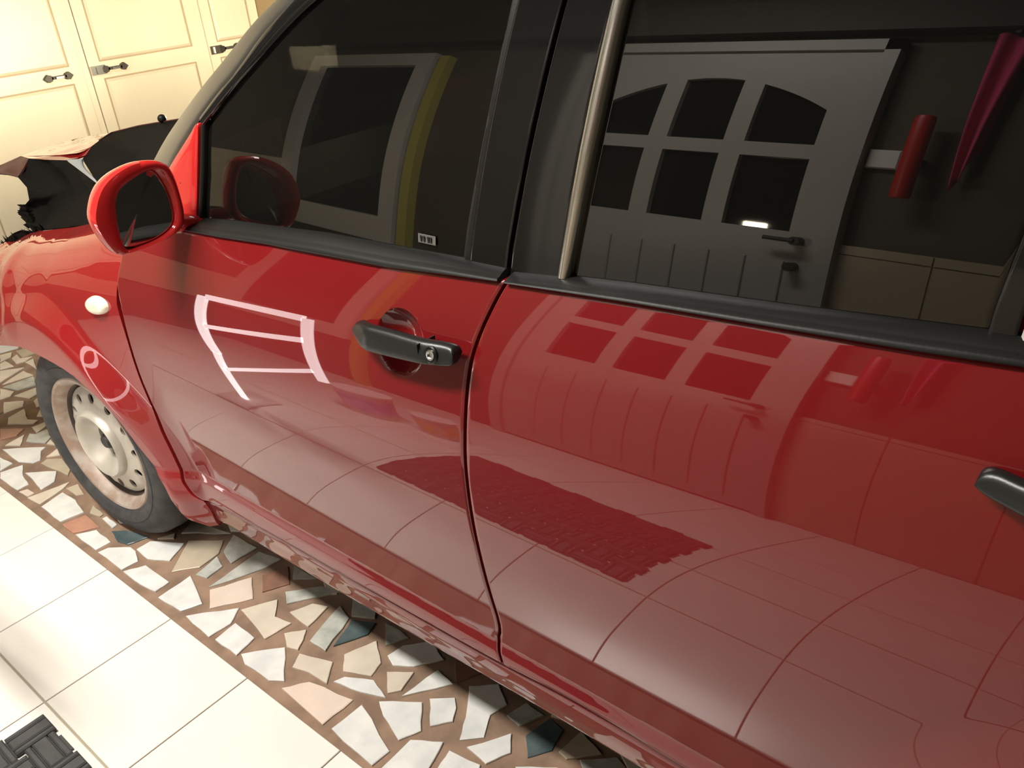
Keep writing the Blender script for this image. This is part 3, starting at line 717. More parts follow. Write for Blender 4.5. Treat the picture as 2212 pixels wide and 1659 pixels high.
# side indicator
ic = np.array(INDIC[0]); iy = float(body(ic[0], ic[1]))
nrm = np.array([0, -1.0, .12])
V = []; F_ = []
for j, (s, h) in enumerate([(1.06, .0), (1.0, .005), (.9, .0085), (.7, .0115), (.4, .013), (.05, .0135)]):
    for i in range(32):
        t = 2 * math.pi * i / 32; x = ic[0] + .044 * s * math.cos(t); z = ic[1] + .019 * s * math.sin(t) + .006 * s * math.cos(t)
        V.append((x, float(body(x, z)) - h, z))
for j in range(5):
    for i in range(32): F_.append((j * 32 + i, j * 32 + (i + 1) % 32, (j + 1) * 32 + (i + 1) % 32, (j + 1) * 32 + i))
F_.append(tuple(range(160, 192)))
tag(mesh("side_indicator", V, F_, 'indicator', fender), "cream oval indicator lens")

# ---- wheel: steel rim, tyre, hub
yaw = math.radians(5.0)
AX = np.array([math.sin(yaw), -math.cos(yaw), 0.0]); UP = np.array([0, 0, 1.0])
def make_wheel(C, AX):
    rim = lathe("wheel", [(-.022, .166), (-.012, .170), (-.002, .178), (.004, .184), (.005, .191), (.002, .195), (-.004, .194), (-.010, .186), (-.022, .186)], C, AX, UP, 'rim_rust', CAR, 80)
    tag(rim, "rusty steel wheel with pierced silver disc")
    lathe("rim_well", [(-.165, .186), (-.16, .176), (-.115, .150), (-.065, .152), (-.045, .157), (-.034, .160), (-.022, .166)], C, AX, UP, 'rim_well', rim, 64)
    lathe("tyre", [(-.160, .188), (-.170, .215), (-.172, .245), (-.160, .272), (-.140, .284), (-.110, .2875), (-.085, .288), (-.055, .2875), (-.025, .284), (-.006, .272), (.0085, .252), (.013, .232), (.0125, .228), (.0145, .226), (.013, .212), (.007, .199), (.002, .194), (-.012, .186), (-.160, .188)], C, AX, UP, 'rubber', rim, 96)
    # pierced disc ring: 12 sectors, each a flat patch around an oval hole
    U = UP - AX * (UP @ AX); U /= np.linalg.norm(U); Vv = np.cross(AX, U); c = np.array(C)
    def P(r, t, a): return c + AX * a + r * (math.cos(t) * U + math.sin(t) * Vv)
    def ad(r): return np.interp(r, [.095, .106, .146, .156], [-.010, -.016, -.022, -.030])
    V = []; F = []; NS = 12; K = 24
    for s in range(NS):
        t0 = 2 * math.pi * s / NS; ht = math.pi / NS; base = len(V)
        for i in range(K):
            u = 2 * math.pi * i / K; cx, cy = math.cos(u), math.sin(u); m = max(abs(cx), abs(cy)); sx, sy = cx / m, cy / m
            r = .1255 + .0305 * sy; V.append(P(r, t0 + ht * sx, ad(r)))
            r2 = .1285 + .0135 * cy; tt = t0 + (.0120 / .129) * cx
            V.append(P(r2, tt, ad(r2))); V.append(P(r2, tt, ad(r2) - .006))
        for i in range(K):
            k = (i + 1) % K
            F.append((base + 3 * i, base + 3 * k, base + 3 * k + 1, base + 3 * i + 1)); F.append((base + 3 * i + 1, base + 3 * k + 1, base + 3 * k + 2, base + 3 * i + 2))
    mesh("disc", V, F, 'rim', rim, True, 40)
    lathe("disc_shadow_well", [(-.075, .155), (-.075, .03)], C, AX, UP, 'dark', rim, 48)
    lathe("dome", [(-.016, .098), (-.008, .0965), (.003, .093), (.008, .088), (.006, .082), (-.004, .074), (-.016, .066), (-.026, .058), (-.032, .050), (-.046, .048), (-.075, .048)], C, AX, UP, 'rim', rim, 72)
    h = lathe("hub", [(-.055, .050), (-.048, .046), (-.040, .034), (-.036, .026), (-.022, .021), (-.014, .016), (-.014, .0)], C, AX, UP, 'dark_metal', rim, 32)
    for k in range(4):
        t = .5 + k * math.pi / 2
        MB().tube(P(.039, t, -.050), P(.039, t, -.034), .0065, 6).build("wheel_nut", 'dark_metal', rim)
    return rim
make_wheel(WC, AX)
# rear wheel of the same kind
make_wheel((2.90, 0.130, 0.281), np.array([0, -1.0, 0]))

# wheel-arch liners (dark plastic tubs behind the tyres)
def liner(cx, a0, a1):
    V = []; F = []; n = 28; ys = (.150, .30, .46)
    for i in range(n):
        a = math.radians(a0 + (a1 - a0) * i / (n - 1))
        for y in ys: V.append((cx + .352 * math.cos(a), y, .275 + .352 * math.sin(a)))
        V.append((cx, .46, .275))
    for i in range(n - 1):
        for j in range(3): F.append((i * 4 + j, (i + 1) * 4 + j, (i + 1) * 4 + j + 1, i * 4 + j + 1))
    return mesh("arch_liner", V, F, 'liner', CAR, True, 40)
liner(.52, -12, 128); liner(2.90, -10, 190)
# torn flap of liner hanging in front of the tyre
MB().add([(.18, .16, .53), (.30, .17, .50), (.27, .19, .46), (.22, .19, .475), (.14, .19, .50), (.18, .20, .54), (.30, .21, .51), (.27, .22, .47), (.22, .22, .48), (.14, .22, .51)],
         [(0, 1, 2, 3, 4), (5, 9, 8, 7, 6), (0, 5, 6, 1), (1, 6, 7, 2), (2, 7, 8, 3), (3, 8, 9, 4), (4, 9, 5, 0)]).build("torn_liner_flap", 'liner', CAR)

# ---- crumpled bonnet
def facet(name, pts, material, parent, dent=0.0, thick=.004, sub=3, noise=.0, dirv=(0, 1, 0)):
    bm = bmesh.new()
    vs = [bm.verts.new(p) for p in pts]
    c = sum((Vector(p) for p in pts), Vector()) / len(pts) + Vector(dirv) * dent
    cv = bm.verts.new(c)
    for i in range(len(vs)): bm.faces.new((vs[i], vs[(i + 1) % len(vs)], cv))
    for _ in range(sub):
        bmesh.ops.subdivide_edges(bm, edges=bm.edges, cuts=1, use_grid_fill=True)
    edge = {v for e in bm.edges if len(e.link_faces) == 1 for v in e.verts}
    for _ in range(6 if sub > 1 else 0):
        bmesh.ops.smooth_vert(bm, verts=[v for v in bm.verts if v not in edge], factor=.5, use_axis_x=True, use_axis_y=True, use_axis_z=True)
    if noise:
        for v in bm.verts:
            if v not in edge: v.co += Vector((0, 1, .4)) * noise * math.sin(v.co.x * 37 + v.co.z * 53) 
    g = bmesh.ops.extrude_face_region(bm, geom=list(bm.faces))
    for e in g['geom']:
        if isinstance(e, bmesh.types.BMVert): e.co += Vector((0, .6, -.8)) * thick
    bmesh.ops.recalc_face_normals(bm, faces=bm.faces)
    for f in bm.faces: f.smooth = True
    for e in bm.edges:
        if len(e.link_faces) == 2 and e.calc_face_angle(0) > math.radians(40): e.smooth = False
    me = bpy.data.meshes.new(name); bm.to_mesh(me); bm.free()
    return link_mesh(name, me, material, parent)
hood = facet("hood", HOOD_TOP, 'red', CAR, dent=-.01, noise=.004)
facet("folded_lip", HOOD_RIM, 'red', hood, noise=.002)
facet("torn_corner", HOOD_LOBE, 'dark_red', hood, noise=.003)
facet("buckled_rear_panel", HOOD_REAR, 'liner', hood, dent=.015, noise=.002)
facet("caved_side_panel", HOOD_SIDE, 'liner', hood, dent=.05, noise=.006)
facet("pale_triangle", HOOD_TRIANGLE, 'pale_sheet', hood, sub=2)  # pale grey sheet triangle set into the fold
# red edge bead along the buckled crest
mb = MB()
crest = resample(HOOD_REAR[0:5], 24)
for a, b in zip(crest[:-1], crest[1:]): mb.tube(a, b, .0022, 8)
mb.build("crest_edge", 'dark_red', hood, True, 60)
nz = HOOD_REAR[3]
bmz = bmesh.new(); bmesh.ops.create_uvsphere(bmz, u_segments=16, v_segments=10, radius=.011)
for v in bmz.verts: v.co = Vector((v.co.x + NOZZLE[0][0], v.co.y + NOZZLE[0][1], v.co.z * .95 + NOZZLE[0][2] + .001))
for f in bmz.faces: f.smooth = True
me = bpy.data.meshes.new("washer_nozzle"); bmz.to_mesh(me); bmz.free(); link_mesh("washer_nozzle", me, 'trim', hood)
# engine bay below and shreds of plastic at its torn front
eb = MB().box(.24, .92, .33, 1.42, .45, .76).box(.30, .62, .45, .95, .76, .84).box(.50, .95, .30, 1.5, .60, .86)
eb.build("engine_bay", 'liner', CAR)
shred = facet("torn_plastic", SHRED, 'liner', CAR, sub=2, noise=.004)
mb = MB()
for i in range(46):
    t = rng.uniform(0, 1); x = .03 + .26 * t; z = .705 + .085 * t + rng.uniform(-.004, .012); y = .222 + .03 * t
    a = np.array([x, y, z]); d = np.array([rng.uniform(-.02, .01), rng.uniform(-.014, .004), rng.uniform(.004, .022)])
    e = np.cross(d, [0, 1, 0]); e = e / np.linalg.norm(e) * rng.uniform(.003, .007)
    mb.add([a - e, a + e, a + d, a + np.array([0, .006, 0])], [(0, 1, 2), (1, 3, 2), (3, 0, 2), (0, 3, 1)])
for (px, pz, s) in ((.150, .812, .016), (.163, .785, .018), (.19, .80, .022), (.17, .836, .012)):
    for k in range(6):
        a = np.array([px + rng.uniform(-.01, .02), .262, pz + rng.uniform(-.012, .012)])
        d = np.array([-s * rng.uniform(.5, 1.3), -.004, rng.uniform(-.5, .5) * s]); e = np.array([0.3, 0, 1]) * s * .4
        mb.add([a - e, a + e, a + d, a + np.array([.004, .012, 0])], [(0, 1, 2), (1, 3, 2), (3, 0, 2), (0, 3, 1)])
mb.build("plastic_shards", 'liner', CAR)

# ---- belt mouldings
def ridge(t): return .0065 * math.sin(math.pi * min(max(t, .0), 1)) ** .6 + (.0035 if t < .45 else 0)
bl = np.array(BELT_LOW); bt = np.array(BELT_TOP)
bl_f = bl[bl[:, 0] < 1.935].copy(); bt_f = bt[bt[:, 0] < 1.925]
bl_f[-1, 0] = 1.927
strip_loft("belt_moulding", on(body, bl_f, -.002), on(green, bt_f, -.001), 'trim', front_door, 80, prof=ridge, k=11)
bl_r = np.vstack([[(1.9385, .9875)], bl[bl[:, 0] > 1.99], [(2.86, 1.038)]]); bt_r = np.vstack([bt[bt[:, 0] > 1.928], [(2.86, 1.052)]])
bt_r[0, 0] = 1.934
strip_loft("belt_moulding", on(body, bl_r, -.002), on(green, bt_r, -.001), 'trim', rear_door, 80, prof=ridge, k=11)

# ---- glass and pillars
ZT = 1.395
gf = ext(GL_FRONT, ZT); gr = ext(GL_REAR, ZT); chn = ext(CH_REAR, ZT); gp = ext(GAP, ZT); sl = ext(STRIP_L, ZT); sr = ext(STRIP_R, ZT); fm = ext(FRAME_MID, ZT + .012)
po = ext(PIL_OUT, ZT + .02)
low = lambda x: np.interp(x, bt[:, 0], bt[:, 1]) - .010
def bline(x0, x1, n=20): return [(x, float(low(x))) for x in np.linspace(x0, x1, n)]
def gpanel(name, left, right, material, parent, off, nu=60, nv=60, flange=.006, edge=.0008):
    L_ = rounded(left, it=1); R_ = rounded(right, it=1)
    L_[0] = (L_[0][0], low(L_[0][0])); R_[0] = (R_[0][0], low(R_[0][0]))
    return panel(name, green, bline(L_[0][0], R_[0][0]), [tuple(L_[-1]), tuple(R_[-1])], L_, R_, nu, nv, material, parent, off=off, edge=edge, flange=flange)
fw = gpanel("front_window_pane", gf, gr, 'glass', front_door, .006, 140, 110)
gpanel("window_channel", gr, chn, 'trim', front_door, .001, 8, 60)
gpanel("pillar_cover", chn, gapx(gp, -.004), 'black_paint', front_door, .0, 40, 70)
gpanel("pillar_cover", gapx(gp, .003), sl, 'black_paint', rear_door, .0, 40, 70)
strip_loft("window_strip", on(green, rounded(sl, it=1)), on(green, rounded(sr, it=1)), 'strip', rear_door, 60, bulge=.007, k=9)
rgr = ext(RGL_REAR, ZT)
rw = gpanel("rear_window_pane", sr, rgr, 'glass', rear_door, .006, 140, 110)
gpanel("pillar_cover", rgr, gapx(rgr, .022), 'black_paint', rear_door, .0, 12, 60)
strip_loft("window_divider", on(green, ext([(2.489, 1.0), (2.4945, 1.066)], ZT)), on(green, ext([(2.503, 1.0), (2.5085, 1.066)], ZT)), 'white_frame', rear_door, 40, bulge=.006)
gpanel("quarter_window_pane", ext([(2.503, 1.0), (2.5085, 1.066)], ZT), ext([(2.80, 1.02), (2.74, 1.2)], ZT), 'glass', rear_door, .006, 60, 60)
gpanel("pillar_cover", ext([(2.80, 1.02), (2.74, 1.2)], ZT), ext([(2.86, 1.02), (2.80, 1.2)], ZT), 'black_paint', rear_door, .0, 12, 60)
# sealing rubber along the front edge of the front window
sealA = [p for p in GL_FRONT[:3]]
strip_loft("window_seal", on(green, [(x - .010, z) for x, z in sealA]), on(green, [(x + .002, z) for x, z in sealA]), 'trim', front_door, 24, bulge=.004)
# door frame along the windscreen pillar, and the pillar itself
fm3 = on(green, rounded(fm[1:], it=1)); gf3 = on(green, rounded(gf[2:], it=1))
strip_loft("door_frame", fm3, gf3, 'black_paint', front_door, 60, bulge=.004, k=7)
po3 = on(lambda x, z: green(x, z) + .05, rounded(po, it=1))
fm_full = on(green, rounded([(1.060, 1.005), (1.13, 1.068)] + list(fm[1:]), it=1), .003)
strip_loft("windscreen_pillar", po3, fm_full, 'pillar', CAR, 70, bulge=.010, k=11, thick=.03)

# red sail at the front corner of the side window
def poly_plate(name, loop, F, off, material, parent, thick=.012, bev=.004):
    p = chaikin_loop(loop, 2); c = p.mean(0); n = len(p); V = []; Fc = []
    rings = [(1.0, thick), (1.0, bev), (.985, .001), (.95, 0.0), (.5, 0.0), (.02, 0.0)]
    for s, d in rings:
        q = c + (p - c) * s
        for a in q: V.append((a[0], float(F(a[0], a[1])) + off + d, a[1]))
    for r in range(len(rings) - 1):
        for i in range(n): Fc.append((r * n + i, r * n + (i + 1) % n, (r + 1) * n + (i + 1) % n, (r + 1) * n + i))
    return mesh(name, V, Fc, material, parent, True, 50)
poly_plate("mirror_sail", [(1.172, .945), (1.172, .945), (1.196, 1.03), (1.214, 1.118), (1.208, 1.124), (1.180, 1.100), (1.09, 1.035), (1.035, .985), (.99, .93), (1.07, .93)], green, -.006, 'red_lit', front_door)

# ---- door mirror
mo = chaikin_loop(MIRROR_OUT, 2); mi = chaikin_loop(MIRROR_IN, 2)
N_M = 96
def loop_rs(p, n):
    q = np.vstack([p, p[:1]]); return resample(q, n + 1)[:-1]
def by_angle(p, c, n):
    q = loop_rs(p, 720); a = np.arctan2(q[:, 1] - c[1], q[:, 0] - c[0]); o = np.argsort(a); a = a[o]; q = q[o]
    t = np.linspace(-math.pi, math.pi, n, endpoint=False)
    return np.stack([np.interp(t, a, q[:, 0], period=2 * math.pi), np.interp(t, a, q[:, 1], period=2 * math.pi)], 1)
mc = np.array([.092, 1.006])
MO = by_angle(mo, mc, N_M); MI = by_angle(mi, mc, N_M)
V = []; F_ = []
rings = []
for s, x in ((.30, 1.118), (.52, 1.122), (.70, 1.130), (.83, 1.142), (.92, 1.157), (.972, 1.172), (.99, 1.186), (.975, 1.198)):
    rings.append([(x, *(mc + (q - mc) * s)) for q in MO])
for t, x in ((.45, 1.2015), (.80, 1.200), (1.0, 1.196)):
    rings.append([(x, *((MO[i] * .98 + mc * .02) * (1 - t) + MI[i] * t)) for i in range(N_M)])
rings.append([(1.170, *(mc + (q - mc) * .97)) for q in MI])
rings.append([(1.166, *(mc + (q - mc) * .5)) for q in MI])
rings.append([(1.166, *(mc + (q - mc) * .01)) for q in MI])
rings.insert(0, [(1.1175, *(mc + (q - mc) * .01)) for q in MO])
for r in rings: V += r
for j in range(len(rings) - 1):
    for i in range(N_M): F_.append((j * N_M + i, j * N_M + (i + 1) % N_M, (j + 1) * N_M + (i + 1) % N_M, (j + 1) * N_M + i))
mirror = mesh("side_mirror", V, F_, 'red_lit', CAR, True, 60)
V = []; F_ = []
tlt = lambda x, q: x - .15 * (q[1] - mc[1]) + .07 * (q[0] - mc[0])
for s, x in ((.985, 1.1765), (.96, 1.1815), (.93, 1.1825)):
    V += [(tlt(x, mc + (q - mc) * s), *(mc + (q - mc) * s)) for q in MI]
V.append((1.1825, *mc))
for j in range(2):
    for i in range(N_M): F_.append((j * N_M + i, j * N_M + (i + 1) % N_M, (j + 1) * N_M + (i + 1) % N_M, (j + 1) * N_M + i))
for i in range(N_M): F_.append((2 * N_M + i, 2 * N_M + (i + 1) % N_M, 3 * N_M))
mesh("mirror_glass", V, F_, 'chrome', mirror, True, 25)
mb = MB()
arm = [((1.150, .135, .962), .020, .016), ((1.158, .160, .955), .022, .016), ((1.160, .185, .952), .030, .014), ((1.158, .200, .950), .034, .012)]
V = []; F_ = []
for (c, rx, rz) in arm:
    for i in range(20):
        t = 2 * math.pi * i / 20; V.append((c[0] + rx * math.cos(t), c[1], c[2] + rz * math.sin(t)))
for j in range(3):
    for i in range(20): F_.append((j * 20 + i, j * 20 + (i + 1) % 20, (j + 1) * 20 + (i + 1) % 20, (j + 1) * 20 + i))
F_ += [tuple(range(20)), tuple(range(60, 80))]
mesh("mirror_arm", V, F_, 'red_lit', mirror, True, 50)

# ---- door handles
def grip(name, top, bot, F, stand, parent, ends=(1, 1)):
    A = resample(rounded(top, it=2), 50); Bq = resample(rounded(bot, it=2), 50); V = []; Fc = []; K = 18
    for i in range(50):
        s = i / 49; x0, z0 = (A[i] + Bq[i]) / 2; hx, hz = (A[i] - Bq[i]) / 2
        prof = stand(s)
        e = 1.0
        if s < .03 and ends[0]: e = math.sqrt(max(1 - ((.03 - s) / .03) ** 2, .05))
        if s > .97 and ends[1]: e = math.sqrt(max(1 - ((s - .97) / .03) ** 2, .05))
        for k in range(K):
            t = 2 * math.pi * k / K; c, sn = math.cos(t), math.sin(t)
            c = math.copysign(abs(c) ** .7, c); sn = math.copysign(abs(sn) ** .7, sn)
            x = x0 + hx * c * e; z = z0 + hz * c * e
            V.append((x, float(F(x, z)) - prof + .0095 * sn, z))
    for i in range(49):
        for k in range(K): Fc.append((i * K + k, i * K + (k + 1) % K, (i + 1) * K + (k + 1) % K, (i + 1) * K + k))
    Fc += [tuple(range(K)), tuple(range(49 * K, 50 * K))[::-1]]
    return mesh(name, V, Fc, 'handle', parent, True, 60)
hs = lambda s: .010 + .016 * sm(.0, .25, s) - .006 * sm(.70, .95, s)
front_handle = grip("door_handle", HANDLE_TOP, HANDLE_BOT, body, hs, front_door)
lk = LOCK[0]; ly = float(body(*lk)) - hs(.85) - .0095
lathe("key_lock", [(-.004, .0125), (.001, .0122), (.0025, .0108), (.0005, .0095), (.0005, .004)], (lk[0], ly, lk[1]), (0, -1, .25), UP, 'handle', front_handle, 28)
lathe("key_slot", [(.0, .0072), (.0022, .0070), (.0026, .0045), (.0012, .003), (.0012, .0)], (lk[0], ly, lk[1]), (0, -1, .25), UP, 'steel', front_handle, 24)
mb = MB(); jx = LOCK[1][0]; jz = (LOCK[1][1] + LOCK[2][1]) / 2
mb.box(jx - .0008, jx + .0008, float(body(jx, jz)) - hs(.67) - .0098, float(body(jx, jz)) - .001, jz - .0125, jz + .0125)
mb.build("handle_joint", 'dark', front_handle)
rh = np.array(RHANDLE)
rear_handle = grip("door_handle", [tuple(rh[0] + [0, .003]), tuple(rh[1]), tuple(rh[2]), tuple(rh[3]), (2.60, rh[3][1] + .006), (2.68, rh[3][1] + .010), (2.70, rh[3][1] + .002)], [tuple(rh[0] - [0, .003]), tuple(rh[5]), (2.53, rh[4][1]), (2.60, rh[4][1] + .003), (2.68, rh[4][1] + .008), (2.70, rh[4][1] + .016)], body, lambda s: .004 + .016 * sm(.0, .3, s) - .010 * sm(.7, .95, s), rear_door)

# sticker low in the front window
V = []; F_ = []
for i in range(8):
    x = 1.757 + .034 * i / 7
    for z in (1.003, 1.0155): V.append((x, float(green(x, z)) + .0035, z))
for i in range(7): F_.append((2 * i, 2 * i + 2, 2 * i + 3, 2 * i + 1))
st_o = mesh("window_sticker", V, F_, 'sticker', front_door)
mb = MB()
for k, x in enumerate((1.762, 1.768, 1.776, 1.781)):
    mb.box(x, x + .003, float(green(x, 1.009)) + .0022, float(green(x, 1.009)) + .003, 1.005, 1.0135)
mb.build("sticker_print", 'dark', front_door)

# ---- rest of the shell: inner skin, floor pan, rear quarter, far side, roof, windscreen, tailgate
def surf_grid(name, fn, us, vs, material, parent):
    V = [fn(u, v) for u in us for v in vs]
    return mesh(name, V, grid_faces(len(us), len(vs)), material, parent, True, 60)
surf_grid("inner_shell", lambda x, z: (x, float(body(x, z)) + .045, z), np.linspace(.93, 2.84, 60), np.linspace(.2, .97, 24), 'dark', CAR)
surf_grid("inner_pillar_shell", lambda x, z: (x, float(green(x, z)) + .035, z), np.linspace(1.86, 2.06, 8), np.linspace(.97, 1.39, 12), 'dark', CAR)
MB().box(.62, 3.2, .22, 1.62, .17, .27).box(.95, 2.55, .19, .24, .19, .27).build("floor_pan", 'dark', CAR)
q_left = r_right + [.004, 0]
q_right = [(3.32, .42), (3.36, .7), (3.34, 1.045)]
q_bot = [tuple(q_left[0]), (2.55, .45), (2.60, .52), (2.70, .60), (2.82, .635), (2.92, .64), (3.03, .62), (3.15, .55), (3.22, .45), (3.32, .42)]
panel("rear_quarter", body, rounded(q_bot, it=1), [tuple(q_left[-1]), (3.34, 1.045)], q_left, rounded(q_right, it=1), 70, 50, 'red', CAR)
YM = 1.85          # mirror plane sum: far side y = YM - y
surf_grid("far_side", lambda x, z: (x, YM - float(body(x, z)), z), np.linspace(.3, 3.3, 60), np.linspace(.30, .98, 24), 'red', CAR)
surf_grid("far_windows", lambda x, z: (x, YM - float(green(x, z)), z), np.linspace(1.25, 3.1, 40), np.linspace(.98, 1.39, 12), 'glass', CAR)
def roof_pt(x, s):
    y0_ = float(green(x, ZT)); c = YM / 2; y = y0_ + (YM - 2 * y0_) * s
    return (x, y, ZT - .004 + .105 * (1 - abs(2 * s - 1) ** 2.4) - .05 * max(0, (1.9 - x)) ** 2 - .03 * max(0, x - 2.7) ** 2)
surf_grid("roof", roof_pt, np.linspace(1.60, 3.22, 40), np.linspace(0, 1, 30), 'red', CAR)
def wind_pt(u, s):
    a = np.array([.93 - .22 * math.sin(math.pi * s), .30 + (YM - .60) * s, 1.005]); b = np.array(roof_pt(1.60, s))
    p = a * (1 - u) + b * u; return tuple(p)
surf_grid("windscreen", wind_pt, np.linspace(0, 1, 16), np.linspace(.02, .98, 24), 'glass', CAR)
def tail_pt(u, s):
    b = np.array(roof_pt(3.22, s)); a = np.array([3.38, .20 + (YM - .40) * s, .40]); m = np.array([3.40, .20 + (YM - .40) * s, .98])
    p = a * (1 - 2 * u) + m * 2 * u if u < .5 else m * (2 - 2 * u) + b * (2 * u - 1); return tuple(p)
surf_grid("tailgate", tail_pt, np.linspace(0, 1, 17), np.linspace(0, 1, 20), 'red', CAR)

# ================================================================== LOOSE THINGS
# woven rubber doormat
mat_o = empty("door_mat", (1.40, -.64, 0))
tag(mat_o, "black rubber doormat woven from wide strips lying on white tiles", "door mat")
MX0, MX1, MY0, MY1 = .966, 1.846, -.985, -.318
P = .0755
me_cache = {}
def strip_obj(x0, x1, y0, y1, z0, z1):
    key = (round(x1 - x0, 4), round(y1 - y0, 4), round(z1 - z0, 4))
    if key not in me_cache:
        mb = MB().bbox(0, x1 - x0, 0, y1 - y0, 0, z1 - z0, .0032)
        me = bpy.data.meshes.new("strip"); me.from_pydata(mb.v, [], mb.f); me.materials.append(M['mat_rubber']); me_cache[key] = me
    o = bpy.data.objects.new("strip", me_cache[key]); COL.objects.link(o); o.parent = mat_o
    o.matrix_parent_inverse = Matrix.Translation(mat_o.location).inverted(); o.location = (x0, y0, z0)
nxc = int((MX1 - MX0) / P); nyc = int((MY1 - MY0) / P)
bars = ((.0075, .013), (.0225, .0300), (.0545, .013))
for i in range(nxc):
    for j in range(nyc):
        x = MX0 + i * P; y = MY1 - (j + 1) * P
        for a, w_ in bars:
            if (i + j) % 2 == 0: strip_obj(x + a, x + a + w_, y - .006, y + P + .006 if j else y + P - .002, .004, .014)
            else: strip_obj(x - .006 if i else x + .002, x + P + .006, y + a, y + a + w_, .0035, .0135)
# backing ribs under the weave, leaving small square openings at the corners
mb = MB()
for i in range(nxc): mb.box(MX0 + i * P + .010, MX0 + i * P + P - .010, MY1 - nyc * P + .002, MY1 - .002, .001, .0045)
for j in range(nyc): mb.box(MX0 + .002, MX0 + nxc * P, MY1 - (j + 1) * P + .010, MY1 - j * P - .010, .001, .0040)
mb.build("backing", 'mat_rubber', mat_o)

# glowing white light frame on a single post, standing on the tiles (mirrored in the front door)
sf = empty("light_frame", (.27, -.40, 0))
tag(sf, "glowing white light frame on a single post, standing on the tiles", "lamp")
def bar(name, a, b, w, material):
    a = np.array(a, float); b = np.array(b, float); d = (b - a) / np.linalg.norm(b - a); n_ = np.array([-d[1], d[0]]) * w / 2
    q = [a - n_, b - n_, b + n_, a + n_]
    V = [(p_[0], -.372, p_[1]) for p_ in q] + [(p_[0], -.386, p_[1]) for p_ in q]
    return mesh(name, V, [(0, 1, 2, 3), (7, 6, 5, 4)] + [(i, 4 + i, 4 + (i + 1) % 4, (i + 1) % 4) for i in range(4)], material, sf, False)
bar("upright", (.275, .012), (.425, .415), .030, 'frame_glow')
bar("upright", (.425, .415), (.425, .80), .042, 'frame_glow')
bar("upright", (.965, .51), (.905, .835), .036, 'frame_glow')
bar("crossbar", (.445, .80), (.89, .832), .030, 'frame_glow')
bar("crossbar", (.445, .61), (.915, .725), .026, 'frame_glow')
bar("crossbar", (.375, .27), (.94, .565), .020, 'frame_glow')
MB().bbox(.18, .36, -.50, -.30, 0, .012, .004).build("base_plate", 'white_frame', sf)

# two paint buckets on the floor beside the mat
def bucket(loc, r, h, lab, label):
    e = empty("paint_bucket", loc); tag(e, label, "bucket")
    c = np.array(loc)
    lathe("pail", [(0, 0.001), (0, r * .9), (h * .15, r * .92), (h * .9, r), (h, r * 1.03), (h, r * 1.0)], c, (0, 0, 1), (1, 0, 0), 'lamp_body', e, 36)
    lathe("label_band", [(h * .2, r * .935), (h * .8, r * 1.002)], c, (0, 0, 1), (1, 0, 0), lab, e, 36)
    lathe("lid", [(h * .97, r * 1.05), (h * 1.03, r * 1.04), (h * 1.03, r * .9), (h * 1.015, r * .88), (h * 1.015, .001)], c, (0, 0, 1), (1, 0, 0), 'lamp_body', e, 36)
bucket((.42, -.98, 0), .115, .24, 'blue_label', "paint bucket with a bluish label on the tiles")
bucket((.70, -1.06, 0), .085, .18, 'yellow_label', "smaller paint bucket with a yellow label on the tiles")

# red cylinder and pink cloth hanging on the house wall
e = empty("fire_extinguisher", (1.83, YW + .09, 1.25)); tag(e, "slim red cylinder fixed to the house wall beside the white door", "cylinder")
lathe("cylinder_body", [(0, .001), (0, .028), (.015, .032), (.40, .032), (.42, .028), (.425, .02), (.425, .001)], (1.83, YW + .09, 1.28), (0, 0, 1), (1, 0, 0), 'red_plastic', e, 32)
MB().box(1.81, 1.85, YW, YW + .06, 1.45, 1.49).build("wall_bracket", 'iron', e)
V = []; F_ = []
for i in range(12):
    for j in range(16):
        u = i / 11; v = j / 15
        V.append((1.93 + .11 * u * (1 - .6 * v) + .02 * v, YW + .05 + .02 * math.sin(u * 9 + v * 3), 2.14 - .80 * v * (1 - .25 * u)))
F_ = grid_faces(12, 16)
cl = mesh("hanging_cloth", V, F_, 'pink_cloth'); tag(cl, "pink cloth hanging on the house wall near the red cylinder", "cloth")
m_ = cl.modifiers.new("thick", 'SOLIDIFY'); m_.thickness = .004
MB().tube((1.985, YW, 2.14), (1.985, YW + .08, 2.14), .008, 8).build("hook", 'iron', cl)

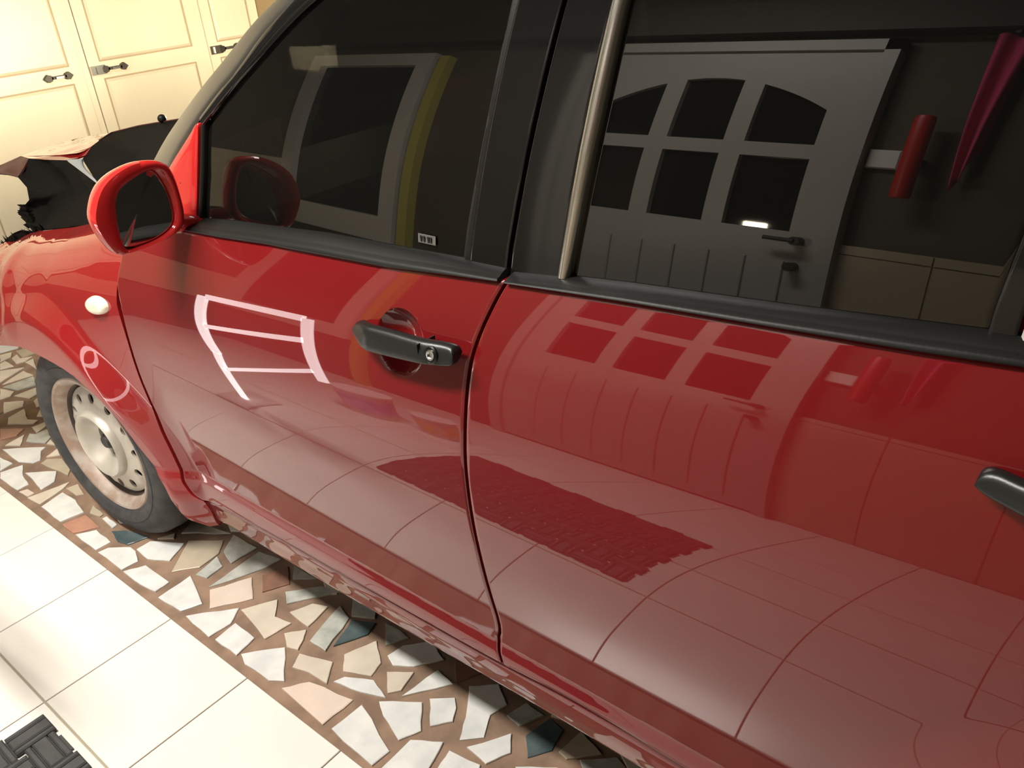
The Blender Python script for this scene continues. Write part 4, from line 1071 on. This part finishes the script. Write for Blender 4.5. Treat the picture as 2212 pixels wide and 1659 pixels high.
# lit work lamp left standing at the far side of the engine bay, lighting the gate
WL = (-.06, 1.47)
e = empty("work_lamp", (WL[0], WL[1], 0)); tag(e, "lit work lamp on a floor stand beyond the torn front of the red car", "lamp")
MB().bbox(WL[0] - .12, WL[0] + .12, WL[1] - .12, WL[1] + .12, .0, .03, .006).build("stand_plate", 'iron', e)
MB().tube((WL[0], WL[1], .03), (WL[0], WL[1], .985), .010, 10).build("stem", 'iron', e, True, 40)
MB().bbox(WL[0] - .075, WL[0] + .075, WL[1] - .045, WL[1] + .045, .985, 1.065, .006).build("lamp_glass", 'bulb', e)
MB().box(WL[0] - .085, WL[0] + .085, WL[1] - .055, WL[1] + .055, 1.066, 1.078).build("lamp_cap", 'iron', e)
lathe("light_shield", [(.0, .001), (.0, .20), (.012, .21), (.004, .20), (.004, .001)], (WL[0], WL[1], .972), (0, 0, 1), (1, 0, 0), 'iron', e, 40)  # disc added below the lamp to keep its light off the floor
# pale wall switch box
sw = MB().bbox(0, .10, 0, .10, 0, .03, .006).build("switch_box", 'lamp_body')
sw.matrix_world = Matrix.Translation((1.68, YW, 1.43)) @ Matrix.Rotation(-math.pi / 2, 4, 'X') @ Matrix.Translation((0, -.10, 0))
tag(sw, "pale square switch box on the house wall", "switch box")

# ceiling tube lamps
def tube_lamp(loc, length, along_x, watts, label):
    e = empty("ceiling_lamp", loc); tag(e, label, "lamp")
    x, y, z = loc; h = length / 2
    a, b = ((x - h, y, z - .07), (x + h, y, z - .07)) if along_x else ((x, y - h, z - .07), (x, y + h, z - .07))
    MB().box(*( (x - h, x + h, y - .15, y + .15) if along_x else (x - .05, x + .05, y - h, y + h)), z - .045, z - .001).build("housing", 'lamp_body', e)
    for dy in (-.07, .07):
        MB().tube((a[0], a[1] + dy, a[2]), (b[0], b[1] + dy, b[2]), .016, 16).build("tube", 'lamp_glow', e, True, 40)
    ld = bpy.data.lights.new("tube_light", 'AREA'); ld.shape = 'RECTANGLE'; ld.size = length; ld.size_y = .26
    ld.energy = watts; ld.color = (1.0, .955, .885)
    lo = bpy.data.objects.new("tube_light", ld); COL.objects.link(lo); lo.parent = e
    lo.location = (0, 0, -.095)
    if not along_x: lo.rotation_euler = (0, 0, math.pi / 2)
tube_lamp((.95, -.66, ZC), 1.2, True, LAMP_W, "long tube lamp on the ceiling above the white tiles")
